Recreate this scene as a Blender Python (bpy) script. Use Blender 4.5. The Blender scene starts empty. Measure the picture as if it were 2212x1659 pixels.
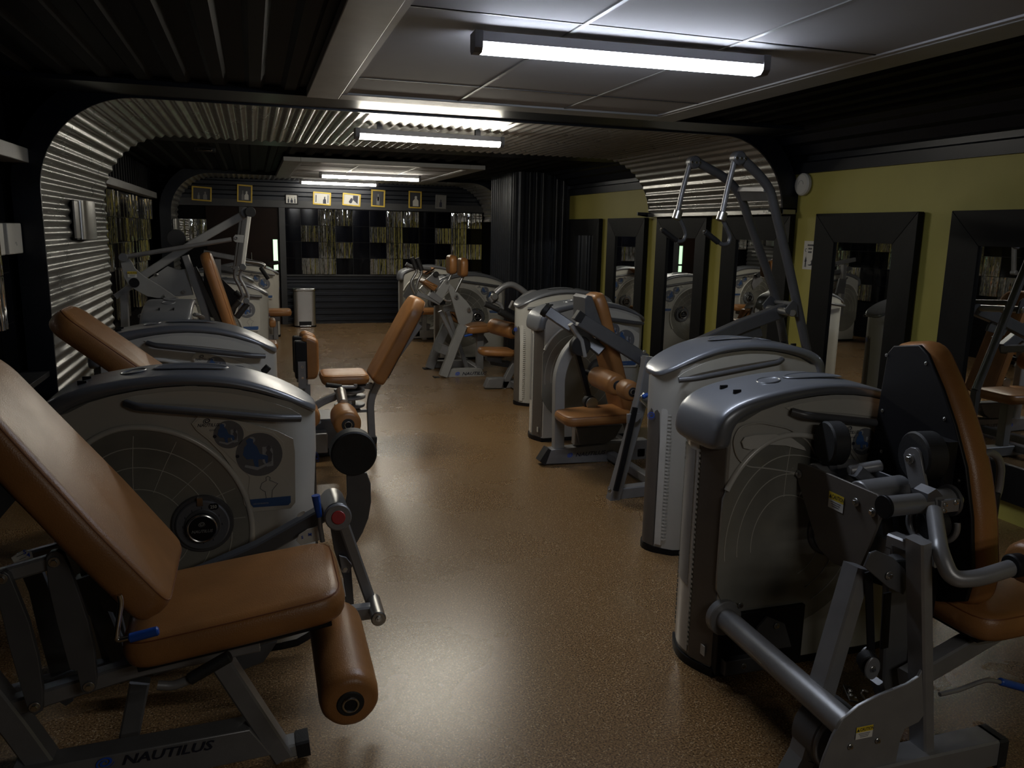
import bpy, bmesh, math, random
from mathutils import Vector, Matrix
random.seed(7)
sc = bpy.context.scene
COL = sc.collection
V = Vector
# ---------------------------------------------------------------- camera
FPX, IW, IH, CH = 1730.0, 2212.0, 1659.0, 1.65
YAW, PIT, ROL = (math.radians(a) for a in (17.873, 10.766, 1.182))
FW = V((math.sin(YAW)*math.cos(PIT), math.cos(YAW)*math.cos(PIT), -math.sin(PIT)))
R0 = V((math.cos(YAW), -math.sin(YAW), 0)); U0 = R0.cross(FW)
RT = R0*math.cos(ROL) + U0*math.sin(ROL)
UP = -R0*math.sin(ROL) + U0*math.cos(ROL)
CAM = V((0, 0, CH))
cd = bpy.data.cameras.new('camera'); cam = bpy.data.objects.new('camera', cd); COL.objects.link(cam)
cd.sensor_fit = 'HORIZONTAL'; cd.sensor_width = 36; cd.lens = 36*FPX/IW; cd.clip_start = .05; cd.clip_end = 60
M = Matrix((RT, UP, -FW)).transposed().to_4x4(); M.translation = CAM
cam.matrix_world = M; sc.camera = cam
def ray(x, y): return FW + RT*((x-IW/2)/FPX) + UP*((IH/2-y)/FPX)
def at(x, y, Y): d = ray(x, y); return CAM + d*(Y/d.y)          # measured photo point on the plane at depth Y
def atx(x, y, X): d = ray(x, y); return CAM + d*(X/d.x)
def atz(x, y, z): d = ray(x, y); return CAM + d*((z-CH)/d.z)
# ---------------------------------------------------------------- world, exposure
w = bpy.data.worlds.new('night_room'); sc.world = w; w.use_nodes = True
w.node_tree.nodes['Background'].inputs[0].default_value = (.5, .6, .8, 1)
w.node_tree.nodes['Background'].inputs[1].default_value = .02
vs = sc.view_settings; vs.view_transform = 'Standard'; vs.look = 'None'; vs.gamma = 1; vs.use_curve_mapping = False
vs.exposure = 0.0
LAMP1, LAMP2, LAMP3, LAMP4 = 50.0, 84.0, 52.0, 36.0
for nm_, lc_, sx_, sy_, pw_, cl_ in (('rear_strip_light', (1.5, -1.5, 2.36), 1.25, .07, 12, (1, .95, .87)), ('rear_strip_light', (1.5, -.9, 2.36), 1.25, .07, 12, (1, .95, .87))):
    l_ = bpy.data.lights.new(nm_, 'AREA'); l_.shape = 'RECTANGLE'; l_.size = sx_; l_.size_y = sy_; l_.energy = pw_; l_.color = cl_
    o_ = bpy.data.objects.new(nm_, l_); COL.objects.link(o_); o_.location = lc_
# ---------------------------------------------------------------- materials
MT = {}
def mat(name, rgb, rough=.5, metal=0, var=0, vscale=8, bump=0, bscale=60, spec=.5, coat=0, rvar=0, emit=0, ecol=None, rgb2=None):
    m = bpy.data.materials.new(name); m.use_nodes = True; nt = m.node_tree; n = nt.nodes; b = n['Principled BSDF']
    b.inputs['Base Color'].default_value = (*rgb, 1); b.inputs['Roughness'].default_value = rough
    b.inputs['Metallic'].default_value = metal; b.inputs['Specular IOR Level'].default_value = spec
    if coat: b.inputs['Coat Weight'].default_value = coat; b.inputs['Coat Roughness'].default_value = .15
    tc = n.new('ShaderNodeTexCoord')
    if var:
        t = n.new('ShaderNodeTexNoise'); t.inputs['Scale'].default_value = vscale; t.inputs['Detail'].default_value = 4
        nt.links.new(tc.outputs['Object'], t.inputs['Vector'])
        mx = n.new('ShaderNodeMix'); mx.data_type = 'RGBA'
        c2 = rgb2 or tuple(c*(1-var) for c in rgb)
        mx.inputs[6].default_value = (*rgb, 1); mx.inputs[7].default_value = (*c2, 1)
        cr = n.new('ShaderNodeMapRange'); cr.inputs[1].default_value = .35; cr.inputs[2].default_value = .65
        nt.links.new(t.outputs[0], cr.inputs[0]); nt.links.new(cr.outputs[0], mx.inputs[0])
        nt.links.new(mx.outputs[2], b.inputs['Base Color'])
        if rvar:
            mr = n.new('ShaderNodeMapRange'); mr.inputs[1].default_value = .3; mr.inputs[2].default_value = .7
            mr.inputs[3].default_value = max(.02, rough-rvar); mr.inputs[4].default_value = rough+rvar
            nt.links.new(t.outputs[0], mr.inputs[0]); nt.links.new(mr.outputs[0], b.inputs['Roughness'])
    if bump:
        t2 = n.new('ShaderNodeTexNoise'); t2.inputs['Scale'].default_value = bscale; t2.inputs['Detail'].default_value = 3
        nt.links.new(tc.outputs['Object'], t2.inputs['Vector'])
        bp = n.new('ShaderNodeBump'); bp.inputs['Strength'].default_value = bump; bp.inputs['Distance'].default_value = .002
        nt.links.new(t2.outputs[0], bp.inputs['Height']); nt.links.new(bp.outputs[0], b.inputs['Normal'])
    if emit:
        b.inputs['Emission Color'].default_value = (*(ecol or rgb), 1); b.inputs['Emission Strength'].default_value = emit
    MT[name] = m; return m
mat('leather', (.33, .148, .048), .36, 0, .25, 5, .35, 260, .5, rvar=.06)
mat('leather_seam', (.16, .05, .012), .5)
mat('frame', (.25, .25, .258), .36, .4, .12, 12, .1, 300)
mat('frame_dark', (.12, .122, .13), .38, .35, .1, 12)
mat('cap', (.195, .205, .228), .33, .35, .08, 6, coat=.25)
mat('shell', (.46, .45, .415), .34, 0, .08, 4, coat=.2)
mat('shell_blue', (.42, .43, .45), .35, .1, .06, 5, coat=.2)
mat('clear_window', (.27, .265, .235), .14, 0, .35, 3, coat=.6)
mat('window_line', (.5, .49, .44), .3)
mat('strip_brown', (.14, .125, .11), .42, .2, .1, 9)
mat('column_clear', (.62, .61, .57), .25, 0, .15, 6, coat=.5)
mat('black', (.006, .006, .008), .5, 0, .2, 10, spec=.3)
mat('rubber', (.012, .012, .013), .62, 0, .3, 30, .4, 300)
mat('steel', (.62, .62, .62), .2, 1, .1, 20)
mat('steel_brushed', (.52, .52, .51), .3, .95, .04, 8)
mat('chrome', (.86, .86, .84), .04, 1, .05, 3)
mat('mirror', (.80, .82, .82), .012, 1, .02, 2)
mat('black_gloss', (.006, .007, .010), .12, 0, .2, 3)
mat('black_tile', (.002, .0022, .004), .10, 0, .3, 3, spec=.3)
mat('blue', (.012, .07, .36), .35, 0, .1, 20)
mat('blue_logo', (.02, .09, .55), .4)
mat('red', (.42, .01, .012), .4)
mat('ink', (.012, .014, .03), .5)
mat('ink_soft', (.10, .10, .12), .5)
mat('white', (.62, .61, .57), .45, 0, .06, 6)
mat('placard', (.56, .545, .49), .38, 0, .05, 5, coat=.3)
mat('placard_disc', (.14, .145, .16), .4)
mat('figure_blue', (.04, .10, .26), .45)
mat('figure_pale', (.33, .35, .38), .45)
mat('yellow_label', (.62, .46, .03), .45)
mat('galvanised', (.50, .50, .485), .31, .85, .15, 5, rvar=.05)
mat('cladding', (.009, .0115, .019), .36, .25, .25, 5, .1, 30)
mat('ceiling_black', (.0018, .002, .0035), .6, 0, .25, 4, spec=.1)
mat('frame_wood', (.0045, .005, .006), .5, 0, .35, 9, .3, 50, spec=.2)
mat('wall_green', (.40, .36, .082), .55, 0, .07, 3, .1, 60)
mat('tile_white', (.32, .315, .32), .8, 0, .05, 3, .3, 220)
mat('trim_grey', (.30, .30, .295), .45, .1, .12, 6)
mat('board_grey', (.030, .031, .034), .45, 0, .2, 10)
mat('door_brown', (.012, .005, .003), .5, 0, .35, 4, spec=.15)
mat('gold_frame', (.55, .38, .05), .4, .2, .15, 20)
mat('photo_dark', (.03, .03, .035), .35)
mat('photo_mid', (.16, .16, .155), .4)
mat('photo_light', (.50, .49, .45), .4)
mat('lamp_end', (.16, .16, .17), .5)
mat('lamp_body', (.34, .34, .36), .5)
mat('lamp_a', (.9, .93, 1), .5, emit=LAMP1, ecol=(.80, .87, 1.0))
mat('lamp_b', (1, .98, .92), .5, emit=LAMP2, ecol=(1, .94, .80))
mat('lamp_c', (1, .98, .92), .5, emit=LAMP3, ecol=(1, .93, .78))
mat('lamp_d', (1, .98, .92), .5, emit=LAMP4, ecol=(1, .96, .86))
mat('daylight', (.5, .8, .5), .5, emit=1.3, ecol=(.62, .95, .60))
def rippled(name, rgb):
    m = mat(name, rgb, .04, 1); n = m.node_tree.nodes; L = m.node_tree.links; b = n['Principled BSDF']
    tc = n.new('ShaderNodeTexCoord'); mp = n.new('ShaderNodeMapping'); mp.inputs['Scale'].default_value = (26, 26, 3.2); L.new(tc.outputs['Object'], mp.inputs['Vector'])
    oi = n.new('ShaderNodeObjectInfo'); ad = n.new('ShaderNodeVectorMath'); ad.operation = 'ADD'; sc_ = n.new('ShaderNodeVectorMath'); sc_.operation = 'SCALE'; sc_.inputs['Scale'].default_value = 40
    cb = n.new('ShaderNodeCombineXYZ'); L.new(oi.outputs['Random'], cb.inputs[0]); L.new(oi.outputs['Random'], cb.inputs[2]); L.new(cb.outputs[0], sc_.inputs[0]); L.new(mp.outputs[0], ad.inputs[0]); L.new(sc_.outputs[0], ad.inputs[1])
    t = n.new('ShaderNodeTexNoise'); t.inputs['Scale'].default_value = 1; t.inputs['Detail'].default_value = 2; L.new(ad.outputs[0], t.inputs['Vector'])
    bp = n.new('ShaderNodeBump'); bp.inputs['Strength'].default_value = .9; bp.inputs['Distance'].default_value = .012; L.new(t.outputs[0], bp.inputs['Height']); L.new(bp.outputs[0], b.inputs['Normal'])
rippled('chrome_ripple', (.80, .80, .80))
# floor: brown speckled rubber
def floor_material():
    m = bpy.data.materials.new('floor_speckle'); m.use_nodes = True; nt = m.node_tree; n = nt.nodes; b = n['Principled BSDF']
    tc = n.new('ShaderNodeTexCoord')
    def noise(s, d=2):
        t = n.new('ShaderNodeTexNoise'); t.inputs['Scale'].default_value = s; t.inputs['Detail'].default_value = d
        nt.links.new(tc.outputs['Object'], t.inputs['Vector']); return t
    big = noise(1.3, 4); fine = noise(150, 3); vo = n.new('ShaderNodeTexVoronoi'); vo.inputs['Scale'].default_value = 170
    nt.links.new(tc.outputs['Object'], vo.inputs['Vector'])
    r1 = n.new('ShaderNodeValToRGB'); e = r1.color_ramp.elements
    e[0].position = .36; e[0].color = (.06, .031, .012, 1); e[1].position = .64; e[1].color = (.295, .178, .078, 1)
    nt.links.new(fine.outputs[0], r1.inputs[0])
    mx = n.new('ShaderNodeMix'); mx.data_type = 'RGBA'; mx.blend_type = 'MULTIPLY'; mx.inputs[0].default_value = .45
    r2 = n.new('ShaderNodeValToRGB'); e = r2.color_ramp.elements
    e[0].position = .35; e[0].color = (.86, .86, .87, 1); e[1].position = .65; e[1].color = (1, 1, 1, 1)
    nt.links.new(big.outputs[0], r2.inputs[0]); nt.links.new(r1.outputs[0], mx.inputs[6]); nt.links.new(r2.outputs[0], mx.inputs[7])
    # pale grit; the grain colour also stands in for glints off the floor
    gr = n.new('ShaderNodeMapRange'); gr.inputs[1].default_value = .0; gr.inputs[2].default_value = .55; gr.inputs[3].default_value = 1; gr.inputs[4].default_value = 0
    nt.links.new(vo.outputs['Distance'], gr.inputs[0])
    cg = n.new('ShaderNodeMath'); cg.operation = 'GREATER_THAN'; cg.inputs[1].default_value = .86
    sp = n.new('ShaderNodeSeparateColor'); nt.links.new(vo.outputs['Color'], sp.inputs[0]); nt.links.new(sp.outputs[0], cg.inputs[0])
    mu = n.new('ShaderNodeMath'); mu.operation = 'MULTIPLY'; nt.links.new(gr.outputs[0], mu.inputs[0]); nt.links.new(cg.outputs[0], mu.inputs[1])
    m2 = n.new('ShaderNodeMix'); m2.data_type = 'RGBA'; m2.inputs[7].default_value = (.62, .48, .30, 1)
    nt.links.new(mu.outputs[0], m2.inputs[0]); nt.links.new(mx.outputs[2], m2.inputs[6]); nt.links.new(m2.outputs[2], b.inputs['Base Color'])
    mr = n.new('ShaderNodeMapRange'); mr.inputs[1].default_value = .35; mr.inputs[2].default_value = .7; mr.inputs[3].default_value = .26; mr.inputs[4].default_value = .30
    nt.links.new(big.outputs[0], mr.inputs[0]); nt.links.new(mr.outputs[0], b.inputs['Roughness'])
    bp = n.new('ShaderNodeBump'); bp.inputs['Strength'].default_value = .22; bp.inputs['Distance'].default_value = .0012
    bn = noise(190, 3); nt.links.new(bn.outputs[0], bp.inputs['Height']); nt.links.new(bp.outputs[0], b.inputs['Normal'])
    MT['floor'] = m
floor_material()
# ---------------------------------------------------------------- mesh builder
def perp(t, up):
    s = t.cross(up)
    if s.length < 1e-4: s = t.cross(V((1, 0, 0)))
    s.normalize(); return s, s.cross(t).normalized()
def fillet(pts, r, n=6, closed=False):
    pts = [V(p) for p in pts]; N = len(pts); out = []
    for i, p in enumerate(pts):
        if not closed and (i == 0 or i == N-1): out.append(p); continue
        a, c = pts[i-1], pts[(i+1) % N]
        u, v = (a-p), (c-p); lu, lv = u.length, v.length
        if lu < 1e-6 or lv < 1e-6: continue
        u.normalize(); v.normalize(); d = min(r, lu*.45, lv*.45)
        p0, p1 = p+u*d, p+v*d
        for k in range(n+1):
            s = k/n; out.append(p0*(1-s)**2 + p*2*s*(1-s) + p1*s*s)
    return out
class MB:
    def __init__(s): s.v = []; s.f = []; s.m = []
    def add(s, vs_, fs, m):
        o = len(s.v); s.v += [V(p) for p in vs_]
        for f in fs: s.f.append([i+o for i in f]); s.m.append(m)
        return s
    def box(s, a, b, m):
        x0, y0, z0 = a; x1, y1, z1 = b
        vs_ = [(x0,y0,z0),(x1,y0,z0),(x1,y1,z0),(x0,y1,z0),(x0,y0,z1),(x1,y0,z1),(x1,y1,z1),(x0,y1,z1)]
        return s.add(vs_, [(0,3,2,1),(4,5,6,7),(0,1,5,4),(1,2,6,5),(2,3,7,6),(3,0,4,7)], m)
    def sweep(s, pts, prof, m, up=V((0,1,0)), caps=True, scales=None):
        pts = [V(p) for p in pts]; n = len(pts); k = len(prof); rings = []
        for i, p in enumerate(pts):
            if i == 0: t = pts[1]-p
            elif i == n-1: t = p-pts[i-1]
            else: t = (pts[i+1]-p).normalized() + (p-pts[i-1]).normalized()
            t.normalize(); a, b = perp(t, up)
            sc_ = scales[i] if scales else 1
            f = 1.0
            if 0 < i < n-1:
                c = t.dot((p-pts[i-1]).normalized()); f = 1/max(.5, c)
            rings.append([p + a*(x*sc_*f) + b*(y*sc_) for x, y in prof])
        vs_ = [q for r in rings for q in r]; fs = []
        for i in range(n-1):
            for j in range(k):
                j2 = (j+1) % k; fs.append((i*k+j, i*k+j2, (i+1)*k+j2, (i+1)*k+j))
        if caps: fs.append(tuple(range(k-1, -1, -1))); fs.append(tuple((n-1)*k+j for j in range(k)))
        return s.add(vs_, fs, m)
    # beam: h measured across the bend plane, w along 'up'
    def beam(s, pts, h, w_, m, up=V((0,1,0)), c=.006):
        a, b = h/2, w_/2; c = min(c, a*.4, b*.4)
        prof = [(-a+c,-b),(a-c,-b),(a,-b+c),(a,b-c),(a-c,b),(-a+c,b),(-a,b-c),(-a,-b+c)]
        return s.sweep(pts, prof, m, up)
    def tube(s, pts, r, m, n=14, fr=0, up=V((0,1,0)), scales=None):
        if fr: pts = fillet(pts, fr, 8)
        prof = [(r*math.cos(2*math.pi*i/n), r*math.sin(2*math.pi*i/n)) for i in range(n)]
        return s.sweep(pts, prof, m, up, scales=scales)
    def cyl(s, p, q, r, m, n=28, ch=.004, m2=None):
        p, q = V(p), V(q); t = (q-p); L = t.length; t.normalize(); ch = min(ch, L*.3, r*.3)
        pts = [p, p+t*ch, q-t*ch, q]; sc_ = [(r-ch)/r, 1, 1, (r-ch)/r]
        up = V((0,0,1)) if abs(t.z) < .9 else V((1,0,0))
        prof = [(r*math.cos(2*math.pi*i/n), r*math.sin(2*math.pi*i/n)) for i in range(n)]
        return s.sweep(pts, prof, m, up, scales=sc_)
    def ring(s, c, ax, R, r, m, n=36, k=8, a0=0, a1=2*math.pi):
        ax = V(ax).normalized(); a, b = perp(ax, V((0,0,1)) if abs(ax.z) < .9 else V((1,0,0)))
        full = abs(a1-a0-2*math.pi) < 1e-3; vs_ = []; fs = []; N = n if full else n+1
        for i in range(N):
            th = a0+(a1-a0)*i/n; d = a*math.cos(th)+b*math.sin(th)
            for j in range(k):
                ph = 2*math.pi*j/k; vs_.append(V(c)+d*(R+r*math.cos(ph))+ax*(r*math.sin(ph)))
        for i in range(n):
            i2 = (i+1) % N
            for j in range(k): fs.append((i*k+j, i2*k+j, i2*k+(j+1) % k, i*k+(j+1) % k))
        return s.add(vs_, fs, m)
    def prism(s, poly, off, m, m2=None):
        poly = [V(p) for p in poly]; off = V(off); n = len(poly)
        nrm = V((0,0,0))
        for i in range(n): nrm += poly[i].cross(poly[(i+1) % n])
        if nrm.dot(off) > 0: poly.reverse()
        vs_ = poly + [p+off for p in poly]
        fs = [tuple(range(n)), tuple(range(2*n-1, n-1, -1))] + [(i, i+n, (i+1) % n+n, (i+1) % n) for i in range(n)]
        return s.add(vs_, fs, m)
    def cushion(s, poly, off, m, r=.03, fr=.05, crown=.006, nr=5, seam=None):
        """rounded upholstered slab: outline poly (3d, planar), thickness vector off"""
        poly = fillet(poly, fr, 5, True); off = V(off); T = off.length; N = off.normalized(); n = len(poly)
        nrm = V((0,0,0))
        for i in range(n): nrm += poly[i].cross(poly[(i+1) % n])
        if nrm.dot(N) < 0: poly.reverse()
        nv = []
        for i in range(n):
            e = (poly[(i+1) % n]-poly[i-1]).normalized(); nv.append(e.cross(N).normalized())
        r = min(r, T*.48); prof = []
        for k in range(nr+1): a = math.pi/2*k/nr; prof.append((r*(1-math.sin(a)), r*(1-math.cos(a))))
        prof += [(-.003, T*.5)]
        for k in range(nr, -1, -1): a = math.pi/2*k/nr; prof.append((r*(1-math.sin(a)), T-r*(1-math.cos(a))))
        vs_ = []; fs = []
        for d, h in prof: vs_ += [poly[i]-nv[i]*d+N*h for i in range(n)]
        L = len(prof)
        cen = sum(poly, V((0,0,0)))/n
        for fz, base in ((0, 0), (1, (L-1)*n)):
            h = T if fz else 0
            for q, cr in ((.6, .6), ):
                pass
        for k in range(L-1):
            for i in range(n): j = (i+1) % n; fs.append((k*n+i, k*n+j, (k+1)*n+j, (k+1)*n+i))
        o = len(vs_)
        vs_ += [cen+(poly[i]-nv[i]*r-cen)*.55+N*(T+crown) for i in range(n)]; vs_.append(cen+N*(T+crown*1.15))
        for i in range(n):
            j = (i+1) % n; fs.append(((L-1)*n+i, (L-1)*n+j, o+j, o+i)); fs.append((o+i, o+j, o+n))
        fs.append(tuple(range(n-1, -1, -1)))
        s.add(vs_, fs, m)
        if seam:
            ln = [poly[i]-nv[i]*(r*.28)+N*(T-r*.30) for i in range(n)]; ln.append(ln[0])
            s.tube(ln, .0022, seam, 5, up=N)
        return s
    def build(s, name, parent=None, bevel=0, angle=38, root=None):
        org = V((0,0,0))
        if parent is not None: org = parent_origin(parent)
        elif root is not None: org = V(root)
        me = bpy.data.meshes.new(name); me.from_pydata([p-org for p in s.v], [], s.f)
        names = []
        for k in s.m:
            if k not in names: names.append(k); me.materials.append(MT[k])
        me.polygons.foreach_set('material_index', [names.index(k) for k in s.m])
        bm = bmesh.new(); bm.from_mesh(me); bmesh.ops.recalc_face_normals(bm, faces=bm.faces[:]); bm.to_mesh(me); bm.free()
        me.polygons.foreach_set('use_smooth', [True]*len(me.polygons))
        me.set_sharp_from_angle(angle=math.radians(angle)); me.update()
        o = bpy.data.objects.new(name, me); COL.objects.link(o)
        if parent is not None: o.parent = parent
        elif root is not None: o.location = org
        if bevel:
            b = o.modifiers.new('bevel', 'BEVEL'); b.width = bevel; b.segments = 2; b.limit_method = 'ANGLE'; b.angle_limit = math.radians(40)
        return o
def parent_origin(p):
    o = V((0,0,0))
    while p is not None: o = o+p.location; p = p.parent
    return o
def thing(name, label, cat, loc, group=None):
    o = bpy.data.objects.new(name, None); COL.objects.link(o); o.location = V(loc); o.empty_display_size = .1
    o['label'] = label; o['category'] = cat
    if group: o['group'] = group
    return o
def tag(o, label, cat, group=None):
    o['label'] = label; o['category'] = cat
    if group: o['group'] = group
    return o
def struct(o): o['kind'] = 'structure'; return o
_tc = {}
def text(mb, body, org, U, W, size, m, bold=False, italic=0, stretch=1.0, thick=.0006, center=False):
    key = (body, bold, italic)
    if key not in _tc:
        c = bpy.data.curves.new('t', 'FONT'); c.body = body; c.size = 1; c.shear = italic; c.resolution_u = 2
        if bold: c.offset = .018
        o = bpy.data.objects.new('t', c); me = o.to_mesh()
        _tc[key] = ([v.co.copy() for v in me.vertices], [tuple(p.vertices) for p in me.polygons])
        o.to_mesh_clear(); bpy.data.objects.remove(o); bpy.data.curves.remove(c)
    vs_, fs = _tc[key]; U = V(U).normalized(); W = V(W).normalized(); N = U.cross(W)
    cx = (max(v.x for v in vs_)/2 if center and vs_ else 0)
    mb.add([V(org)+U*((v.x-cx)*size*stretch)+W*(v.y*size)+N*thick for v in vs_], fs, m)
def text_w(body, size, stretch=1.0, bold=False, italic=0):
    vs_ = _tc[(body, bold, italic)][0]; return max(v.x for v in vs_)*size*stretch
def spiral(mb, c, U, W, R, m, th=.0006, wd=.16):
    U = V(U).normalized(); W = V(W).normalized(); N = U.cross(W); n = 46; vs_ = []; fs = []
    for i in range(n+1):
        s = i/n; a = -.4+s*4.1*math.pi; r = R*(.16+.84*s); h = R*wd*(.25+.9*math.sin(math.pi*min(1, s*1.02+.02)))*.62
        sx = .98 if 1 else 1
        for rr in (r-h, r+h):
            vs_.append(V(c)+U*(rr*math.cos(a)+.22*rr*math.sin(a))*sx+W*(rr*math.sin(a)*.78)+N*th)
    for i in range(n): fs.append((2*i, 2*i+1, 2*i+3, 2*i+2))
    mb.add(vs_, fs, m)
def disc(mb, c, U, W, r, m, th=.0006, n=32):
    U = V(U).normalized(); W = V(W).normalized(); N = U.cross(W)
    mb.add([V(c)+U*(r*math.cos(2*math.pi*i/n))+W*(r*math.sin(2*math.pi*i/n))+N*th for i in range(n)], [tuple(range(n))], m)
def flat(mb, pts, c, U, W, sc_, m, th=.0006):
    U = V(U).normalized(); W = V(W).normalized(); N = U.cross(W)
    mb.add([V(c)+U*(x*sc_)+W*(y*sc_)+N*th for x, y in pts], [tuple(range(len(pts)))], m)
def caution(name, par, org, U, W, wd, ht):
    U = V(U).normalized(); W = V(W).normalized(); N = U.cross(W); org = V(org); mb = MB()
    def q(u0, v0, u1, v1, m, t):
        mb.add([org+U*a*wd+W*b*ht+N*t for a, b in ((u0,v0),(u1,v0),(u1,v1),(u0,v1))], [(0,1,2,3)], m)
    q(0, 0, 1, 1, 'white', .0012); q(0, .55, 1, 1, 'yellow_label', .0016)
    text(mb, 'CAUTION', org+U*wd*.22+W*ht*.64, U, W, ht*.36, 'ink', True, 0, wd/ht*.50, .002)
    flat(mb, [(-.5,0),(.5,0),(0,.9)], org+U*wd*.12+W*ht*.63, U, W, ht*.26, 'ink', .002)
    for k in range(3): q(.16+.05*k, .40-.13*k, .84-.05*k, .45-.13*k, 'ink_soft', .002)
    o = mb.build(name, par); o['label'] = 'yellow and white caution sticker'; return o
def bolt(mb, p, ax, r=.009, h=.008):
    p = V(p); ax = V(ax).normalized(); mb.cyl(p, p+ax*h*.4, r*1.35, 'steel_brushed', 12, .001); mb.cyl(p+ax*h*.4, p+ax*h, r*.8, 'steel', 6, .001)
X, Y_, Z = V((1,0,0)), V((0,1,0)), V((0,0,1))
NY = V((0,-1,0))
# ================================================================ SETTING
XL, XR, YF, YB = -1.42, 4.25, 14.33, -3.0
struct(MB().box((-2.2, YB, -.06), (4.6, YF+.3, 0), 'floor').build('floor'))
# ribbed sheet helper: profile across 'u', extruded along 'v'
def ribbed(p0, u, v, L, Wd, N, pitch, depth, m, flat_frac=.45, mb=None):
    mb = mb or MB(); pr = []; n = int(L/pitch)+1
    for i in range(n):
        b = i*pitch; f = flat_frac
        for s, d in ((0, 0), (f, 0), (f+.12, depth), (.88, depth)):
            if b+s*pitch <= L: pr.append((b+s*pitch, d))
    pr.append((L, 0)); u, v, N = V(u), V(v), V(N); p0 = V(p0)
    vs_ = []
    for a, d in pr: vs_ += [p0+u*a+N*d, p0+u*a+N*d+v*Wd]
    mb.add(vs_, [(2*i, 2*i+2, 2*i+3, 2*i+1) for i in range(len(pr)-1)], m); return mb
ceil = ribbed((-1.7, YB, 2.475), X, Y_, 6.2, YF-YB+.2, -Z, .20, .022, 'ceiling_black').add(
    [(-1.8,YB,2.62),(4.6,YB,2.62),(4.6,YF+.2,2.62),(-1.8,YF+.2,2.62)], [(0,1,2,3)], 'ceiling_black').build('ceiling'); struct(ceil)
# right wall: green plaster, dark stepped cladding cove above
wr = MB().box((XR, YB, 0), (XR+.15, YF+.2, 2.2), 'wall_green').build('wall_right'); struct(wr)
cov = [(4.26,2.155),(4.225,2.155),(4.215,2.235),(4.245,2.25),(4.245,2.29),(4.19,2.30),(4.15,2.36),(4.06,2.37),(4.02,2.42),(3.92,2.425),(3.88,2.46),(3.80,2.475),(4.27,2.48)]
struct(MB().prism([V((a,YB,b)) for a, b in cov], (0, YF-YB, 0), 'cladding').build('trim_1'))
# left wall and its light rail, sill
struct(MB().box((XL-.12, YB, 0), (XL, YF+.2, 2.5), 'ceiling_black').build('wall_left'))
struct(MB().box((XL, YB, 2.0), (-1.275, 5.68, 2.085), 'trim_grey').box((XL, 8.18, 2.02), (-1.30, 12.9, 2.10), 'trim_grey').build('trim_2', bevel=.004))
struct(MB().box((XL, YB, .685), (-1.265, 5.69, .72), 'board_grey').build('trim_3', bevel=.003))
ribbed((XL+.001, YB, 2.10), Y_*1, Z, YF-YB, .36, X, .2, .02, 'ceiling_black').build('trim_4')['kind'] = 'structure'
struct(MB().box((-2, YB-.12, 0), (4.5, YB, 2.5), 'cladding').build('wall_back'))
# far wall: dark ribbed cladding above and below the tile panel, boards around the door
fw = MB(); fw.box((-1.6, YF+.02, 0), (4.4, YF+.15, 2.5), 'ceiling_black')
ribbed((.44, YF, 0), Z, X, .83, 3.95, NY, .11, .018, 'cladding', .4, fw)
ribbed((-1.4, YF, 2.09), Z, X, .40, 5.7, NY, .15, .02, 'cladding', .4, fw)
struct(fw.build('wall_far'))
tb = MB(); tb.box((.43,YF-.05,0),(.53,YF+.02,1.97),'board_grey'); tb.box((-1.2,YF-.045,1.97),(4.2,YF+.02,2.09),'board_grey'); tb.box((.53,YF-.04,.825),(4.2,YF+.02,.855),'board_grey')
struct(tb.build('trim_5', bevel=.003))
# door with a slit of daylight
dm = struct(MB().box((-.10,YF-.012,0),(.42,YF+.018,1.97),'door_brown').build('door_1'))
d2 = struct(MB().box((-.72,YF-.012,0),(-.20,YF+.018,1.97),'door_brown').build('door_2'))
MB().box((-.20,YF-.03,0),(-.10,YF+.015,1.97),'board_grey').build('door_post', dm)
MB().cyl((-.03,YF-.06,1.0),(-.03,YF-.06,1.22),.009,'steel',10).build('door_handle', dm)
o = struct(MB().box((.322,YF-.02,.93),(.395,YF-.013,1.44),'daylight').build('window_1'))
wf = MB(); wf.box((.314,YF-.024,.92),(.322,YF-.012,1.45),'black'); wf.box((.395,YF-.024,.92),(.403,YF-.012,1.45),'black'); wf.box((.314,YF-.024,1.44),(.403,YF-.012,1.45),'black')
wf.box((.314,YF-.028,1.05),(.403,YF-.013,1.085),'black')
wf.build('window_frame', o)
# ribbed black column at the right
cp = []
cpts = fillet([(4.3,10.72,0),(3.42,10.72,0),(3.42,11.9,0),(4.3,11.9,0)], .16, 10)
L = [0]
for a, b in zip(cpts, cpts[1:]): L.append(L[-1]+(b-a).length)
n = int(L[-1]/.012)
for i in range(n+1):
    s = L[-1]*i/n; k = max(j for j in range(len(L)) if L[j] <= s+1e-9); k = min(k, len(cpts)-2)
    t = (s-L[k])/(L[k+1]-L[k]); p = cpts[k].lerp(cpts[k+1], t); d = (cpts[k+1]-cpts[k]).normalized(); nn = V((d.y,-d.x,0)) * 1
    ph = (s % .10)/.10; off = .007 if .12 < ph < .5 else (.003 if .6 < ph < .8 else 0)
    q = p-nn*off; cp.append(q)
mb = MB(); vs_ = []
for q in cp: vs_ += [V((q.x,q.y,0)), V((q.x,q.y,2.47))]
mb.add(vs_, [(2*i,2*i+2,2*i+3,2*i+1) for i in range(len(cp)-1)], 'cladding'); struct(mb.build('wall_column', angle=25))
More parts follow.
